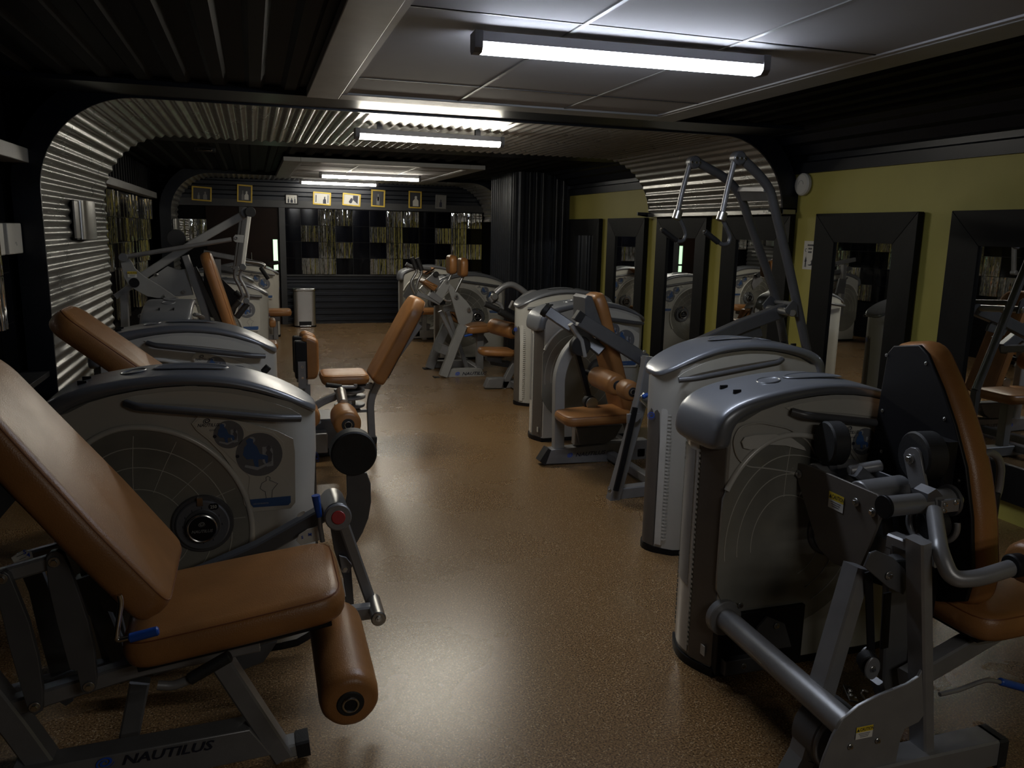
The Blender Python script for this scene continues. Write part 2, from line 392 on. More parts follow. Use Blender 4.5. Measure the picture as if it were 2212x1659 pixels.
# corrugated arches
def arch(Y0, Y1, x0, x1, top, rad, zend, name):
    pts = [V((x0,0,0)), V((x0,0,top)), V((x1,0,top)), V((x1,0,zend))]
    path = [pts[0]]
    for cx, a0, a1 in ((x0+rad, math.pi, math.pi/2), (x1-rad, math.pi/2, 0)):
        for k in range(25):
            a = a0+(a1-a0)*k/24; path.append(V((cx+rad*math.cos(a), 0, top-rad+rad*math.sin(a))))
    path.append(pts[3]); L = [0]
    for a, b in zip(path, path[1:]): L.append(L[-1]+(b-a).length)
    pitch = .078; step = pitch/10; n = int(L[-1]/step); out = []; k = 0
    for i in range(n+1):
        s = min(i*step, L[-1]-1e-6)
        while k < len(L)-2 and L[k+1] < s: k += 1
        t = (s-L[k])/max(1e-9, L[k+1]-L[k]); p = path[k].lerp(path[k+1], t); d = (path[k+1]-path[k]).normalized()
        nrm = V((d.z, 0, -d.x)); out.append(p+nrm*(.0095*math.sin(2*math.pi*s/pitch)+.006))
    mb = MB(); vs_ = []
    for p in out: vs_ += [V((p.x,Y0,p.z)), V((p.x,Y1,p.z))]
    mb.add(vs_, [(2*i,2*i+2,2*i+3,2*i+1) for i in range(len(out)-1)], 'galvanised')
    o = mb.build(name, angle=70); struct(o)
    # black edge frames either side
    fm = MB()
    for ya, yb in ((Y0-.02, Y0), (Y1, Y1+.02)):
        inner = [(p.x, p.z) for p in path]
        vs_ = []; fs = []
        for i, p in enumerate(path):
            d = (path[min(i+1,len(path)-1)]-path[max(i-1,0)]).normalized(); nrm = V((d.z,0,-d.x))
            a = p+nrm*(.0165 if ya < Y0 else .0); b = p-nrm*.14
            b.x = max(min(b.x, XR+.05), XL-.05)
            for q in (a, b):
                vs_ += [V((q.x,ya,q.z)), V((q.x,yb,q.z))]
        for i in range(len(path)-1):
            o_ = i*4
            fs += [(o_,o_+2,o_+6,o_+4),(o_+1,o_+5,o_+7,o_+3),(o_,o_+4,o_+5,o_+1),(o_+2,o_+3,o_+7,o_+6)]
        fs += [(0,1,3,2), tuple((len(path)-1)*4+j for j in (0,2,3,1))]
        fm.add(vs_, fs, 'cladding')
    fm.box((x1-.01,Y0-.02,zend-.035),(XR,Y1+.02,zend),'black'); fm.build('edge_frame', o, angle=30)
    MB().box((x1-.02,Y0-.03,zend-.05),(x1+.10,Y1+.03,zend-.012),'galvanised').build('end_flange', o, bevel=.003)
    return o
arch(5.70, 8.05, -1.245, 4.13, 2.435, .60, 1.885, 'trim_6')
arch(13.02, 14.28, -1.15, 4.02, 2.43, .60, 1.86, 'trim_7')
# flat black ceiling band between frame and arch
struct(MB().box((XL,5.22,2.43),(XR,5.70,2.47),'cladding').box((XL,8.07,2.44),(XR,8.6,2.47),'cladding').build('trim_8'))
# suspended ceiling panels
def ceiling_panel(x0, x1, y0, y1, z, fr, xs, ys, name):
    mb = MB()
    for a, b in (((x0,y0),(x0+fr,y1)), ((x1-fr,y0),(x1,y1)), ((x0+fr,y0),(x1-fr,y0+fr)), ((x0+fr,y1-fr),(x1-fr,y1))):
        mb.box((a[0],a[1],z),(b[0],b[1],z+.05),'trim_grey')
    o = struct(mb.build(name, bevel=.004))
    g = MB()
    for x in xs[1:-1]: g.box((x-.009,y0+fr,z+.008),(x+.009,y1-fr,z+.02),'trim_grey')
    for y in ys[1:-1]: g.box((x0+fr,y-.006,z+.0095),(x1-fr,y+.006,z+.02),'board_grey')
    for x in (xs[0], xs[-1]): g.box((x-.03,y0+fr,z+.004),(x+.03,y1-fr,z+.02),'lamp_body')
    g.build('grid_rail', o)
    for i in range(len(xs)-1):
        for j in range(len(ys)-1):
            MB().box((xs[i]+.011, ys[j]+.008, z+.012),(xs[i+1]-.011, ys[j+1]-.008, z+.024+random.uniform(0,.002)),'tile_white').build('ceiling_tile', o, bevel=.003)
    return o
ceiling_panel(.34, 2.81, .9, 5.20, 2.42, .19, [.53,1.235,1.935,2.62], [1.09,1.49,3.02,4.49,5.01], 'trim_9')
ceiling_panel(.36, 2.72, 9.66, 12.98, 2.38, .19, [.55,1.24,1.93,2.53], [9.85,10.4,11.9,12.79], 'trim_10')
# ================================================================ CEILING LIGHTS
def ceiling_light(x0, x1, y, zb, lm, label, dy=0):
    xc = (x0+x1)/2; t = thing('ceiling_light', label, 'light', (xc, y, zb+.075), 'strip lights in a row down the ceiling')
    a, b = V((x0, y+dy, zb)), V((x1, y-dy, zb))
    def sw(prof, p, q, m, nm): MB().sweep([p, q], prof, m, Z, angle if 0 else True).build(nm, t, angle=30)
    hp = [(-.042,.038),(.042,.038),(.042,.075),(-.042,.075)]
    MB().sweep([a, b], hp, 'lamp_body', Z).build('housing', t, angle=30)
    dp = [(-.022,0),(.022,0),(.036,.008),(.041,.022),(.041,.037),(-.041,.037),(-.041,.022),(-.036,.008)]
    e = (b-a).normalized()*.025
    MB().sweep([a+e, b-e], dp, lm, Z).build('diffuser', t, angle=30)
    ep = [(-.026,-.002),(.026,-.002),(.044,.014),(.046,.03),(.046,.077),(-.046,.077),(-.046,.03),(-.044,.014)]
    for p, q in ((a-e*.3, a+e), (b-e, b+e*.3)): MB().sweep([p, q], ep, 'lamp_end', Z).build('end_cap', t, angle=30)
ceiling_light(.855, 2.13, 3.19, 2.335, 'lamp_a', 'nearest and largest strip light under the white tiled ceiling panel', .03)
ceiling_light(.765, 1.93, 6.35, 2.312, 'lamp_b', 'strip light mounted under the near corrugated metal arch', -.03)
for x_ in (.95, 1.72): MB().box((x_-.02, 6.33, 2.38), (x_+.02, 6.37, 2.436), 'lamp_end').build('hanger', sc.objects['ceiling_light.001'])
ceiling_light(.89, 2.25, 11.35, 2.31, 'lamp_c', 'strip light under the far tiled ceiling panel')
ceiling_light(.76, 2.0, 13.7, 2.34, 'lamp_d', 'farthest strip light, under the far arch above the gold picture frames')
# ================================================================ WALL MIRRORS
mdef = [(3.05,4.06,'right-hand mirror cut by the edge of the photo, largest black frame'),
        (4.33,5.355,'tall black framed mirror right of the paper notice beside the lime wall'),
        (5.67,6.67,'black framed mirror seen through the tall cable arms'),
        (6.96,7.98,'third black framed mirror from the black ribbed column'),
        (8.27,9.27,'second black framed mirror from the black ribbed column'),
        (9.53,10.56,'small looking black framed mirror next to the black ribbed column')]
for y0, y1, lab in mdef:
    t = thing('wall_mirror', lab, 'mirror', (XR-.01, (y0+y1)/2, .16), 'row of framed mirrors on the lime wall')
    zb, zt, bw, fx = .14, 1.835, .215, XR-.065
    o4 = [(y0,zb),(y1,zb),(y1,zt),(y0,zt)]; i4 = [(y0+bw,zb+bw),(y1-bw,zb+bw),(y1-bw,zt-bw),(y0+bw,zt-bw)]
    for k in range(4):
        k2 = (k+1) % 4; g = .0012
        quad = [o4[k], o4[k2], i4[k2], i4[k]]; cy = sum(q[0] for q in quad)/4; cz = sum(q[1] for q in quad)/4
        front = [V((fx+(.0 if i < 2 else .014), cy+(q[0]-cy)*.998, cz+(q[1]-cz)*.998)) for i, q in enumerate(quad)]
        MB().prism(front, (.05,0,0), 'frame_wood').build('frame_board', t, bevel=.002)
    MB().box((XR-.034,y0+bw-.01,zb+bw-.01),(XR-.028,y1-bw+.01,zt-bw+.01),'mirror').build('mirror_glass', t)
# round white sounder + paper notices on the green wall
s0 = V((XR, 5.60, 2.07)); t = thing('wall_sounder', 'round white alarm sounder on the lime wall beside the arch', 'alarm', s0)
MB().cyl(s0, s0-X*.045, .088, 'white', 40, .012).build('body', t, angle=30)
MB().ring(s0-X*.046, X, .03, .002, 'trim_grey', a0=0, a1=math.pi).build('rim_mark', t)
def notice(y, z, wd, ht, label):
    mb = MB(); mb.box((XR-.004,y-wd,z),(XR-.001,y,z+ht),'white'); U = NY; W = Z
    def o_(a, b): return V((XR-.005, y-wd*a, z+ht*b))
    for (a0, a1, b) in ((.28,.74,.82),(.36,.66,.70),(.36,.64,.58)):
        k = a0
        while k < a1:
            wv = random.uniform(.035,.06)
            mb.box((XR-.0046,y-wd*(k+wv),z+ht*b),(XR-.0042,y-wd*k,z+ht*(b+.065)),'ink'); k += wv+.015
    for cx, s in ((.19, 1), (.84, -1)):
        mb.ring(o_(cx,.68), X, ht*.05, ht*.008, 'ink', 14, 4, .6, 5.2)
    flat(mb, [(-.05,0),(-.02,.2),(-.06,.22),(-.02,.38),(.0,.44),(.03,.38),(.07,.25),(.03,.2),(.06,0),(.03,0),(.0,.15),(-.02,0)], o_(.22,.08), U, W, ht*.85, 'ink')
    flat(mb, [(-.22,.05),(.0,.08),(.02,.2),(-.08,.18),(.04,.24),(.07,.32),(.1,.22),(.12,.1),(.2,.1),(.2,.04),(-.1,.02)], o_(.66,.12), U, W, ht*.85, 'ink')
    return tag(mb.build('paper_notice', root=(XR-.002,y-wd/2,z)), label, 'sign')
notice(5.545, 1.40, .155, .225, 'white paper notice with black figures left of the tall mirror')
notice(9.385, 1.42, .13, .22, 'small far paper notice between the two farthest mirrors')
# ================================================================ CHECKERED TILE PANELS
def tile_panel(org, U, N, cols, rows, tw, th, chrome, label, curve=.035, miss=()):
    org, U, N = V(org), V(U), V(N)
    t = thing('decorative_tile_panel', label, 'wall decoration', org+U*(cols*tw/2), 'checkered wall panels of curved chrome and black tiles')
    bk = MB(); a = org-N*.0; bk.prism([a, a+U*cols*tw, a+U*cols*tw+Z*rows*th, a+Z*rows*th], N*.006, 'black'); bk.build('backing', t)
    def tile(m, bulge):
        vs_ = []; n = 28 if bulge > .01 else 4
        for i in range(n+1):
            s = i/n; u = .004+(tw-.008)*s; d = .012+bulge*math.sin(math.pi*s)**.8+(.006*math.sin(21*s)+.004*math.sin(43*s+1))*(1 if bulge > .01 else 0)
            for z in (.003, th-.003): vs_.append(U*u+N*d+Z*z)
        for i in range(n+1):
            u = .004+(tw-.008)*i/n
            for z in (.003, th-.003): vs_.append(U*u+N*.007+Z*z)
        o = 2*(n+1)
        fs = [(2*i,2*i+2,2*i+3,2*i+1) for i in range(n)]+[(o+2*i,o+2*i+1,o+2*i+3,o+2*i+2) for i in range(n)]
        fs += [(2*i,o+2*i,o+2*i+2,2*i+2) for i in range(n)]+[(2*i+1,2*i+3,o+2*i+3,o+2*i+1) for i in range(n)]
        fs += [(0,1,o+1,o),(2*n,o+2*n,o+2*n+1,2*n+1)]
        return vs_, fs
    protos = {}
    for c in range(cols):
        for r in range(rows):
            if (c, r) in miss: continue
            ch = chrome(c, r); nm = 'chrome_tile' if ch else 'black_tile'
            if nm not in protos:
                vs_, fs = tile(None, curve if ch else .004)
                me_o = MB().add([v for v in vs_], fs, 'chrome_ripple' if ch else 'black_tile').build(nm); me = me_o.data; bpy.data.objects.remove(me_o)
                protos[nm] = me
            o = bpy.data.objects.new(nm, protos[nm]); COL.objects.link(o); o.parent = t
            o.location = org+U*c*tw+Z*r*th - t.location
            o.rotation_euler = (0, 0, 0)
    return t
tile_panel((.495, YF-.02, .86), X, NY, 12, 4, .29, .275, lambda c, r: (c % 4) in ((2,3) if r % 2 else (1,2)) if c > 0 else False,
           'long checkered panel of chrome and black tiles on the far wall above the bin', .03)
tile_panel((XL+.005, 8.3, .62), Y_, X, 15, 5, .30, .275, lambda c, r: (c*2+r*3) % 5 in (0, 3), 'checkered chrome tile panel on the dark left wall beyond the near arch', .05)
tile_panel((XL+.005, 2.86, .75), Y_, X, 9, 4, .30, .30, lambda c, r: (c < 8 and (c, r) in ((7,1),(7,2),(6,0),(5,3),(4,2),(3,1),(5,1),(6,3),(2,2))), 'near left wall panel with few chrome tiles above the sill', .07)
tile_panel((-1.13, YF-.02, 1.39), X, NY, 1, 1, .42, .36, lambda c, r: True, 'single wide wavy chrome tile on the dark far wall left of the door', .03)
# white boxes, chrome wall fittings
def wall_box(y0, y1, label):
    mb = MB().box((XL,y0,1.46),(-1.345,y1,1.64),'white'); t = tag(mb.build('wall_heater_box', bevel=.006, root=(-1.38,(y0+y1)/2,1.46)), label, 'box')
    MB().ring((-1.3445,(y0+y1)/2,1.515), X, .014, .002, 'trim_grey', a0=.4, a1=3.6).build('round_mark', t)
wall_box(5.02, 5.28, 'left one of two pale wall boxes by the near arch')
wall_box(5.36, 5.66, 'pale wall box touching the near corrugated arch')
def sconce(y0, y1, z0, z1, x, label):
    yc = (y0+y1)/2; t = thing('wall_sconce', label, 'wall light', (x, yc, (z0+z1)/2))
    mb = MB(); r = (y1-y0)*.30; n = 14; vs_ = []
    for i in range(n+1):
        a = -math.pi/2+math.pi*i/n; px, py = x+.035+.28*r*math.cos(a), yc+.02+r*math.sin(a)
        vs_ += [V((px,py,z0)), V((px,py,z1))]
    mb.add(vs_+[V((x+.03,yc+.02-r,z0)),V((x+.03,yc+.02+r,z0))], [(2*i,2*i+2,2*i+3,2*i+1) for i in range(n)], 'steel_brushed').build('curved_shade', t)
    MB().box((x+.018,y0,z0+.01),(x+.032,y0+(y1-y0)*.33,z1-.005),'galvanised').build('side_plate', t, bevel=.002)
    MB().box((x+.005,y0+.02,z0),(x+.03,y1-.02,z1),'black').build('back_plate', t)
    MB().box((x+.03,y1-(y1-y0)*.2,z0+.02),(x+.05,y1,z1-.03),'steel').build('trim_strip', t, bevel=.002)
sconce(6.52, 7.22, 1.53, 1.81, -1.235, 'chrome half-cylinder wall light on the near corrugated arch')
sconce(13.1, 13.7, 1.48, 1.74, -1.14, 'small far chrome wall light on the second corrugated arch')
em = thing('emergency_light', 'small dark emergency lamp on the black ceiling left of the far panel', 'light', (-.45, 9.3, 2.455))
MB().box((-.55,9.24,2.41),(-.34,9.36,2.455),'black').build('housing', em, bevel=.006)
MB().box((-.53,9.235,2.415),(-.37,9.245,2.44),'chrome').build('lens', em, bevel=.002)
# ================================================================ PICTURES
def picture(px, roll, kind, fm, label, Y=YF-.06):
    (xa, ya), (xb, yb) = px; a = at(xa, (ya+yb)/2, Y); b = at(xb, (ya+yb)/2, Y); c = at((xa+xb)/2, ya, Y); d = at((xa+xb)/2, yb, Y)
    cx, cz, wd, ht = (a.x+b.x)/2, (c.z+d.z)/2, b.x-a.x, c.z-d.z
    t = thing('picture_frame', label, 'picture', (cx, Y, cz), 'framed photographs along the far wall')
    R = Matrix.Rotation(math.radians(roll), 3, 'Y'); C = V((cx, Y, cz)); U = R @ X; W = R @ Z
    def P(u, v, y=0): return C+U*(u*wd/2)+W*(v*ht/2)+Y_*y
    b_ = .20 if wd < ht else .15; bv = b_*wd/ht
    o4 = [(-1,-1),(1,-1),(1,1),(-1,1)]; i4 = [(-1+b_,-1+bv),(1-b_,-1+bv),(1-b_,1-bv),(-1+b_,1-bv)]; mb = MB()
    for k in range(4): k2 = (k+1) % 4; mb.prism([P(*o4[k]),P(*o4[k2]),P(*i4[k2]),P(*i4[k])], Y_*.03, fm)
    mb.build('frame', t, bevel=.003)
    ph = MB(); bg = {'dark':'photo_dark','light':'photo_light','mid':'photo_mid'}[kind[0]]; fg = {'dark':'photo_mid','light':'ink','mid':'ink'}[kind[0]]
    ph.prism([P(*q,.012) for q in i4], Y_*.01, bg)
    for s in kind[1]:
        ph.add([P(u,v,.0115) for u, v in s[1:]], [tuple(range(len(s)-1))], s[0] or fg)
    ph.build('photograph', t)
def fig(cx, h, w_, y0=-.75, m=None): return [m, (cx-w_,y0),(cx+w_,y0),(cx+w_*.9,y0+h*.55),(cx+w_*.35,y0+h*.7),(cx+w_*.4,y0+h*.95),(cx,y0+h),(cx-w_*.4,y0+h*.93),(cx-w_*.35,y0+h*.7),(cx-w_,y0+h*.5)]
picture(((414,403),(457,434)), 3, ('dark',[fig(.35,1.1,.2),fig(-.3,.9,.12)]), 'gold_frame', 'leftmost gold framed photograph, wide and dark, high on the far wall')
picture(((512,399),(545,437)), 3, ('dark',[fig(.25,1.0,.28,-.7,'photo_light'),fig(-.25,1.1,.15)]), 'gold_frame', 'upright gold framed photograph above the brown door')
picture(((616,419),(644,441)), 1, ('light',[fig(-.5,1.2,.12),fig(0,1.0,.2),fig(.5,1.3,.1)]), 'black', 'small black framed photograph right of the door')
picture(((676,415),(715,443)), 3, ('light',[fig(.3,1.1,.18),[None,(-.7,-.6),(-.6,-.6),(-.6,.5),(-.7,.5)],[None,(.62,-.6),(.7,-.6),(.7,.6),(.62,.6)]]), 'gold_frame', 'bright yellow wide framed photograph of a standing couple')
picture(((740,418),(779,445)), 4, ('light',[[None,(.15,.0),(.7,-.6),(.7,.7),(.15,.7)],[None,(-.3,-.4),(-.1,.2),(.05,.3),(.15,0),(.05,-.5),(-.15,-.6)]]), 'gold_frame', 'tilted yellow wide framed photograph with a half dark background')
picture(((802,410),(832,447)), 2, ('dark',[fig(.0,1.3,.22,-.75,'photo_mid'),[ 'photo_light',(-.1,-.3),(.1,-.3),(.12,.2),(-.1,.2)]]), 'gold_frame', 'upright gold framed photograph right of the farthest strip light')
picture(((883,413),(911,450)), 1, ('dark',[fig(.1,1.2,.45,-.75,'photo_light')]), 'gold_frame', 'dull gold upright frame with a pale figure, second from right')
picture(((941,421),(964,451)), 2, ('mid',[fig(0,1.1,.25)]), 'photo_mid', 'rightmost unframed grey print on the dark far wall')
# ================================================================ BIN
bp = V((.79, 13.98, 0)); t = thing('pedal_bin', 'brushed steel pedal bin against the dark far wall', 'bin', bp)
def plan(w_, d, r, z, n=6): return [V((p.x, p.y, z)) for p in fillet([(bp.x-w_/2,bp.y-d/2,0),(bp.x+w_/2,bp.y-d/2,0),(bp.x+w_/2,bp.y+d/2,0),(bp.x-w_/2,bp.y+d/2,0)], r, n, True)]
MB().prism(plan(.36,.26,.07,.02), Z*.575, 'steel_brushed').build('body', t, angle=50)
MB().prism(plan(.375,.275,.07,.60), Z*.045, 'steel').build('lid', t, bevel=.01, angle=50)
MB().prism(plan(.37,.27,.07,0), Z*.025, 'black').box((bp.x-.10,bp.y-.155,.03),(bp.x+.10,bp.y-.125,.095),'black').build('base', t, bevel=.004)
MB().box((bp.x-.09,bp.y-.19,.015),(bp.x+.09,bp.y-.13,.035),'steel').build('pedal', t, bevel=.003)
# ================================================================ WEIGHT HOUSING (the moulded tower each machine carries)
# local frame: x 0 = rounded end, .95 = pointed end; y 0 = side with the dial and placard, .32 = other side
TOPL = [(.0,.880),(-.004,.93),(.008,1.0),(.045,1.04),(.11,1.07),(.2,1.093),(.3,1.108),(.4,1.118),(.48,1.12),(.56,1.115),(.64,1.104),(.72,1.084),(.79,1.058),(.85,1.03),(.90,1.002),(.935,.98),(.955,.962)]
LOWL = [(.070,.880),(.073,.93),(.088,.975),(.12,1.0),(.17,1.02),(.24,1.04),(.32,1.055),(.40,1.064),(.48,1.067),(.56,1.063),(.64,1.053),(.72,1.035),(.79,1.012),(.85,.988),(.90,.965),(.935,.945),(.952,.932)]
TW, TL = .32, .95
def ytip(i): return 0 if i < 9 else [0,.001,.002,.006,.014,.03,.058,.10][i-9]
TO = V((-.74, 3.05, 0))                                   # where the photograph shows this face largest
def tl(x, y): p = at(x, y, 3.05); return (p.x-TO.x, p.z)
def tower_parts(root, dial=True, card=True, text_top='LEG EXTENSION', number='250'):
    O = parent_origin(root)
    rot = TOWER_ROT[0]
    def G(x, y, z): return (x, y, z)
    # --- body
    plan = []
    for i in range(9):  # rounded end bulge, from far side to near side
        s = i/8; y = TW-.008-(TW-.016)*s; plan.append((.055-.05*math.sin(math.pi*s), y))
    for x in (.10,.17,.25,.33,.41,.49,.57,.65,.73,.79): plan.append((x, .008))
    for i in range(9):
        s = i/8; y = .02+(TW-.04)*s; plan.append((.850+.095*math.sin(math.pi*s)**.9, y))
    for x in (.79,.73,.65,.57,.49,.41,.33,.25,.17,.10): plan.append((x, TW-.008))
    def ztop(x):
        xs = [p for p in LOWL[2:]]
        if x <= xs[0][0]: return xs[0][1]
        for a, b in zip(xs, xs[1:]):
            if a[0] <= x <= b[0]: return a[1]+(b[1]-a[1])*(x-a[0])/(b[0]-a[0])
        return xs[-1][1]
    zt = [ztop(x)+.012 for x, y in plan]
    mb = MB(); n = len(plan); zs = [.03,.06,.3,.6,.78,1]; vs_ = []
    for k in zs:
        for (x, y), t in zip(plan, zt):
            z = k if k < 1 else t; xx = x
            if x > .845: xx = x+(0 if k < .75 else .006)-(.004 if k < .75 else 0)
            vs_.append((xx, y, z))
    fs = [(k*n+i, k*n+(i+1) % n, (k+1)*n+(i+1) % n, (k+1)*n+i) for k in range(len(zs)-1) for i in range(n)]
    fs.append(tuple(range(n-1,-1,-1))); fs.append(tuple((len(zs)-1)*n+i for i in range(n)))
    mb.add(vs_, fs, 'shell'); body = mb.build('housing_body', angle=35)
    # bluish painted end margin beside the pointed end
    P = {}
    # --- cap
    mb = MB(); m_ = len(TOPL); k_ = 13; vs_ = []
    for i in range(m_):
        (xt, zt_), (xl, zl) = TOPL[i], LOWL[i]; yt = ytip(i); half = TW/2-yt; cy = TW/2
        rw = []
        for j in range(k_):
            s = -1+2*j/(k_-1); a = abs(s)
            if a > .99: f, yy = 0.0, 1.025
            elif a > .82: f, yy = .66, 1.022
            elif a > .65: f, yy = .955, .95
            elif a > .48: f, yy = 1.0, .82
            else: f, yy = 1.0, a*1.55
            e = .012*(1-a*a) if i < 5 else 0
            rw.append((xl+(xt-xl)*f-e, cy+math.copysign(1, s)*half*yy if a > 0 else cy, zl+(zt_-zl)*f+(.004*(1-a) if i > 3 else 0)))
        vs_ += rw
    fs = [(i*k_+j, i*k_+j+1, (i+1)*k_+j+1, (i+1)*k_+j) for i in range(m_-1) for j in range(k_-1)]
    fs.append(tuple(range(k_-1,-1,-1))); fs.append(tuple((m_-1)*k_+j for j in range(k_)))
    for i in range(m_-1): fs.append((i*k_+k_-1, i*k_, (i+1)*k_, (i+1)*k_+k_-1))
    mb.add(vs_, fs, 'cap'); cap = mb.build('top_cap', angle=50)
    sub = cap.modifiers.new('sub', 'SUBSURF'); sub.levels = 1; sub.render_levels = 2
    # shallow dishes and slots on top of the cap
    def dish(cx, rx, ry, z, m):
        g = MB(); g.add([(cx+rx*math.cos(a), TW/2+ry*math.sin(a), z+.012*0-(cx+rx*math.cos(a)-.48)**2*.42*(1 if 1 else 0)) for a in [2*math.pi*i/28 for i in range(28)]], [tuple(range(28))], m)
        vs2 = []
        for rr, dz in ((1.0,.0),(1.06,.003),(1.12,0)):
            vs2 += [(cx+rx*rr*math.cos(a), TW/2+ry*rr*math.sin(a), z+dz-(cx+rx*rr*math.cos(a)-.48)**2*.42) for a in [2*math.pi*i/28 for i in range(28)]]
        g.add(vs2, [(k*28+i, k*28+(i+1) % 28, (k+1)*28+(i+1) % 28, (k+1)*28+i) for k in range(2) for i in range(28)], 'cap')
        return g
    g = dish(.50, .12, .045, 1.1265, 'cap'); g2 = dish(.30, .04, .04, 1.1265, 'cap')
    trays = [g.build('cap_tray', angle=30), g2.build('cap_tray', angle=30), MB().box((.12,.11,1.070),(.15,.118,1.092),'black').build('cap_slot'), MB().box((.12,.20,1.070),(.15,.208,1.092),'black').build('cap_slot')]
    # --- handles both sides
    H = []
    for y0, y1 in ((-.006,-.034),(TW+.006,TW+.034)):
        ys = [y0, y1, y1, y0]
        pts = [(.29,ys[0],1.028),(.33,ys[1],1.018),(.80,ys[2],.952),(.885,ys[3],.942)]
        hb = MB(); hb.tube(fillet([V(p) for p in pts], .04, 6), .0145, 'frame_dark', 12, up=V((0,0,1)))
        H.append(hb.build('side_handle', angle=50))
    PK = []
    for yb_, sg in ((.0075, -1), (TW-.0075, 1)):
        pk = [(.27,1.040),(.32,1.052),(.40,1.060),(.48,1.063),(.56,1.058),(.64,1.047),(.72,1.028),(.79,1.003),(.85,.978),(.885,.955),(.84,.955),(.76,.972),(.66,.988),(.55,1.004),(.44,1.016),(.34,1.026),(.29,1.030)]
        pb_ = MB(); pb_.prism([V((x_, yb_, z_)) for x_, z_ in pk], V((0, sg*.003, 0)), 'placard'); PK.append(pb_.build('handle_recess', angle=30))
    # --- rounded end: ribbed clear column and brown strip
    eb = MB()
    def endpt(s, off): y = .016+(TW-.032)*s; return (.055-.05*math.sin(math.pi*(1-s))-off, y)
    def endstrip(s0, s1, z0, z1, m, off=.004, n=6):
        vv = []
        for i in range(n+1):
            s = s0+(s1-s0)*i/n; x, y = endpt(s, off); vv += [(x,y,z0),(x,y,z1)]
        x0_, x1_ = endpt(s0, -.004), endpt(s1, -.004); o = len(vv)
        vv += [(x0_[0],x0_[1],z0),(x0_[0],x0_[1],z1),(x1_[0],x1_[1],z0),(x1_[0],x1_[1],z1)]
        eb.add(vv, [(2*i,2*i+2,2*i+3,2*i+1) for i in range(n)]+[(o,0,1,o+1),(2*n,o+2,o+3,2*n+1)], m)
    endstrip(.01,.34,.04,.90,'strip_brown',.009); endstrip(.40,.98,.05,.905,'column_clear',.006,10)
    for s0, s1 in ((.36,.39),(.97,1.0)):
        for k in range(40):
            endstrip(s0, s1, .08+k*.02, .09+k*.02, 'shell', .010, 1)
    endstrip(.46,.88,.32,.86,'trim_grey',.0085,8)
    P3 = MB(); x, y = endpt(.14,.0105); P3.box((x-.0015,y-.02,.075),(x+.002,y+.015,.115),'window_line')
    e1 = eb.build('end_column', angle=35); e1b = P3.build('spec_plate')
    # --- pointed end: brown strip with logo, clear rib
    eb = MB()
    def tp(s, off): y = .02+(TW-.04)*s; return (.850+.095*math.sin(math.pi*s)**.9-.002+off, y)
    def tstrip(s0, s1, z0, z1, m, off=.005, n=6):
        vv = []
        for i in range(n+1):
            s = s0+(s1-s0)*i/n; x, y = tp(s, off); vv += [(x,y,z0),(x,y,z1)]
        x0_, x1_ = tp(s0, -.004), tp(s1, -.004); o = len(vv)
        vv += [(x0_[0],x0_[1],z0),(x0_[0],x0_[1],z1),(x1_[0],x1_[1],z0),(x1_[0],x1_[1],z1)]
        eb.add(vv, [(2*i,2*i+2,2*i+3,2*i+1) for i in range(n)]+[(o,0,1,o+1),(2*n,o+2,o+3,2*n+1)], m)
    tstrip(.46,.74,.04,.80,'strip_brown',.006); tstrip(.77,.86,.05,.78,'column_clear',.007)
    for k in range(36): tstrip(.87,.91,.08+k*.019,.089+k*.019,'column_clear',.009,1)
    c = V((*tp(.61,.015), .735)); d = (V((*tp(.66,0),0))-V((*tp(.58,0),0))).normalized()
    spiral(eb, c, d, Z, .030, 'blue_logo', .001)
    e2 = eb.build('end_strip', angle=35)
    # --- base plate
    bp_ = [V((x+(-.012 if x < .1 else (.006 if x > .9 else 0)), y, 0)) for x, y in plan]
    e3 = MB().prism(bp_, Z*.032, 'black').build('base_plate', angle=30)
    parts = [body, cap, H[0], H[1], e1, e2, e3]; subs = [(cap, tr_) for tr_ in trays]+[(body, k_) for k_ in PK]+[(e1, e1b)]
    # --- dial side
    ww = MB(); C0 = V((.30, .006, .52))
    nn = 40; vv = []
    for i in range(nn): a = 2*math.pi*i/nn; vv.append((C0.x+.40*math.cos(a)*(.74 if math.cos(a) < 0 else .98), .003, C0.z+.42*math.sin(a)*(1 if math.sin(a) > 0 else .85)))
    vv = [(max(.035, x), y, max(.10, z)) for x, y, z in vv]
    ww.prism([V(p) for p in vv], V((0,.01,0)), 'clear_window'); win = ww.build('dial_window', angle=30)
    rg = MB()
    for R_, r_, m in ((.405,.011,'column_clear'),(.33,.0022,'window_line'),(.26,.0018,'window_line'),(.18,.0018,'window_line')):
        pts = []
        for i in range(49):
            a = math.radians(-28+ (188+28)*i/48) if R_ > .4 else math.radians(-60+250*i/48)
            p = V((C0.x+R_*math.cos(a)*(.74 if math.cos(a) < 0 else .98), .002, C0.z+R_*1.03*math.sin(a)*(1 if math.sin(a) > 0 else .85)))
            if p.z > .12 and p.x > .04: pts.append(p)
        rg.tube(pts, r_, m, 6 if r_ < .01 else 10)
    for a in (10, 28, 48, 70, 92):
        a = math.radians(a); rg.tube([V((C0.x+r*math.cos(a-.25*(r-.18))*.98, .002, C0.z+r*math.sin(a-.25*(r-.18)))) for r in (.18,.24,.30,.385)], .0016, 'window_line', 5)
    rings = rg.build('window_ring', angle=50)
    parts.append(win); subs.append((win, rings))
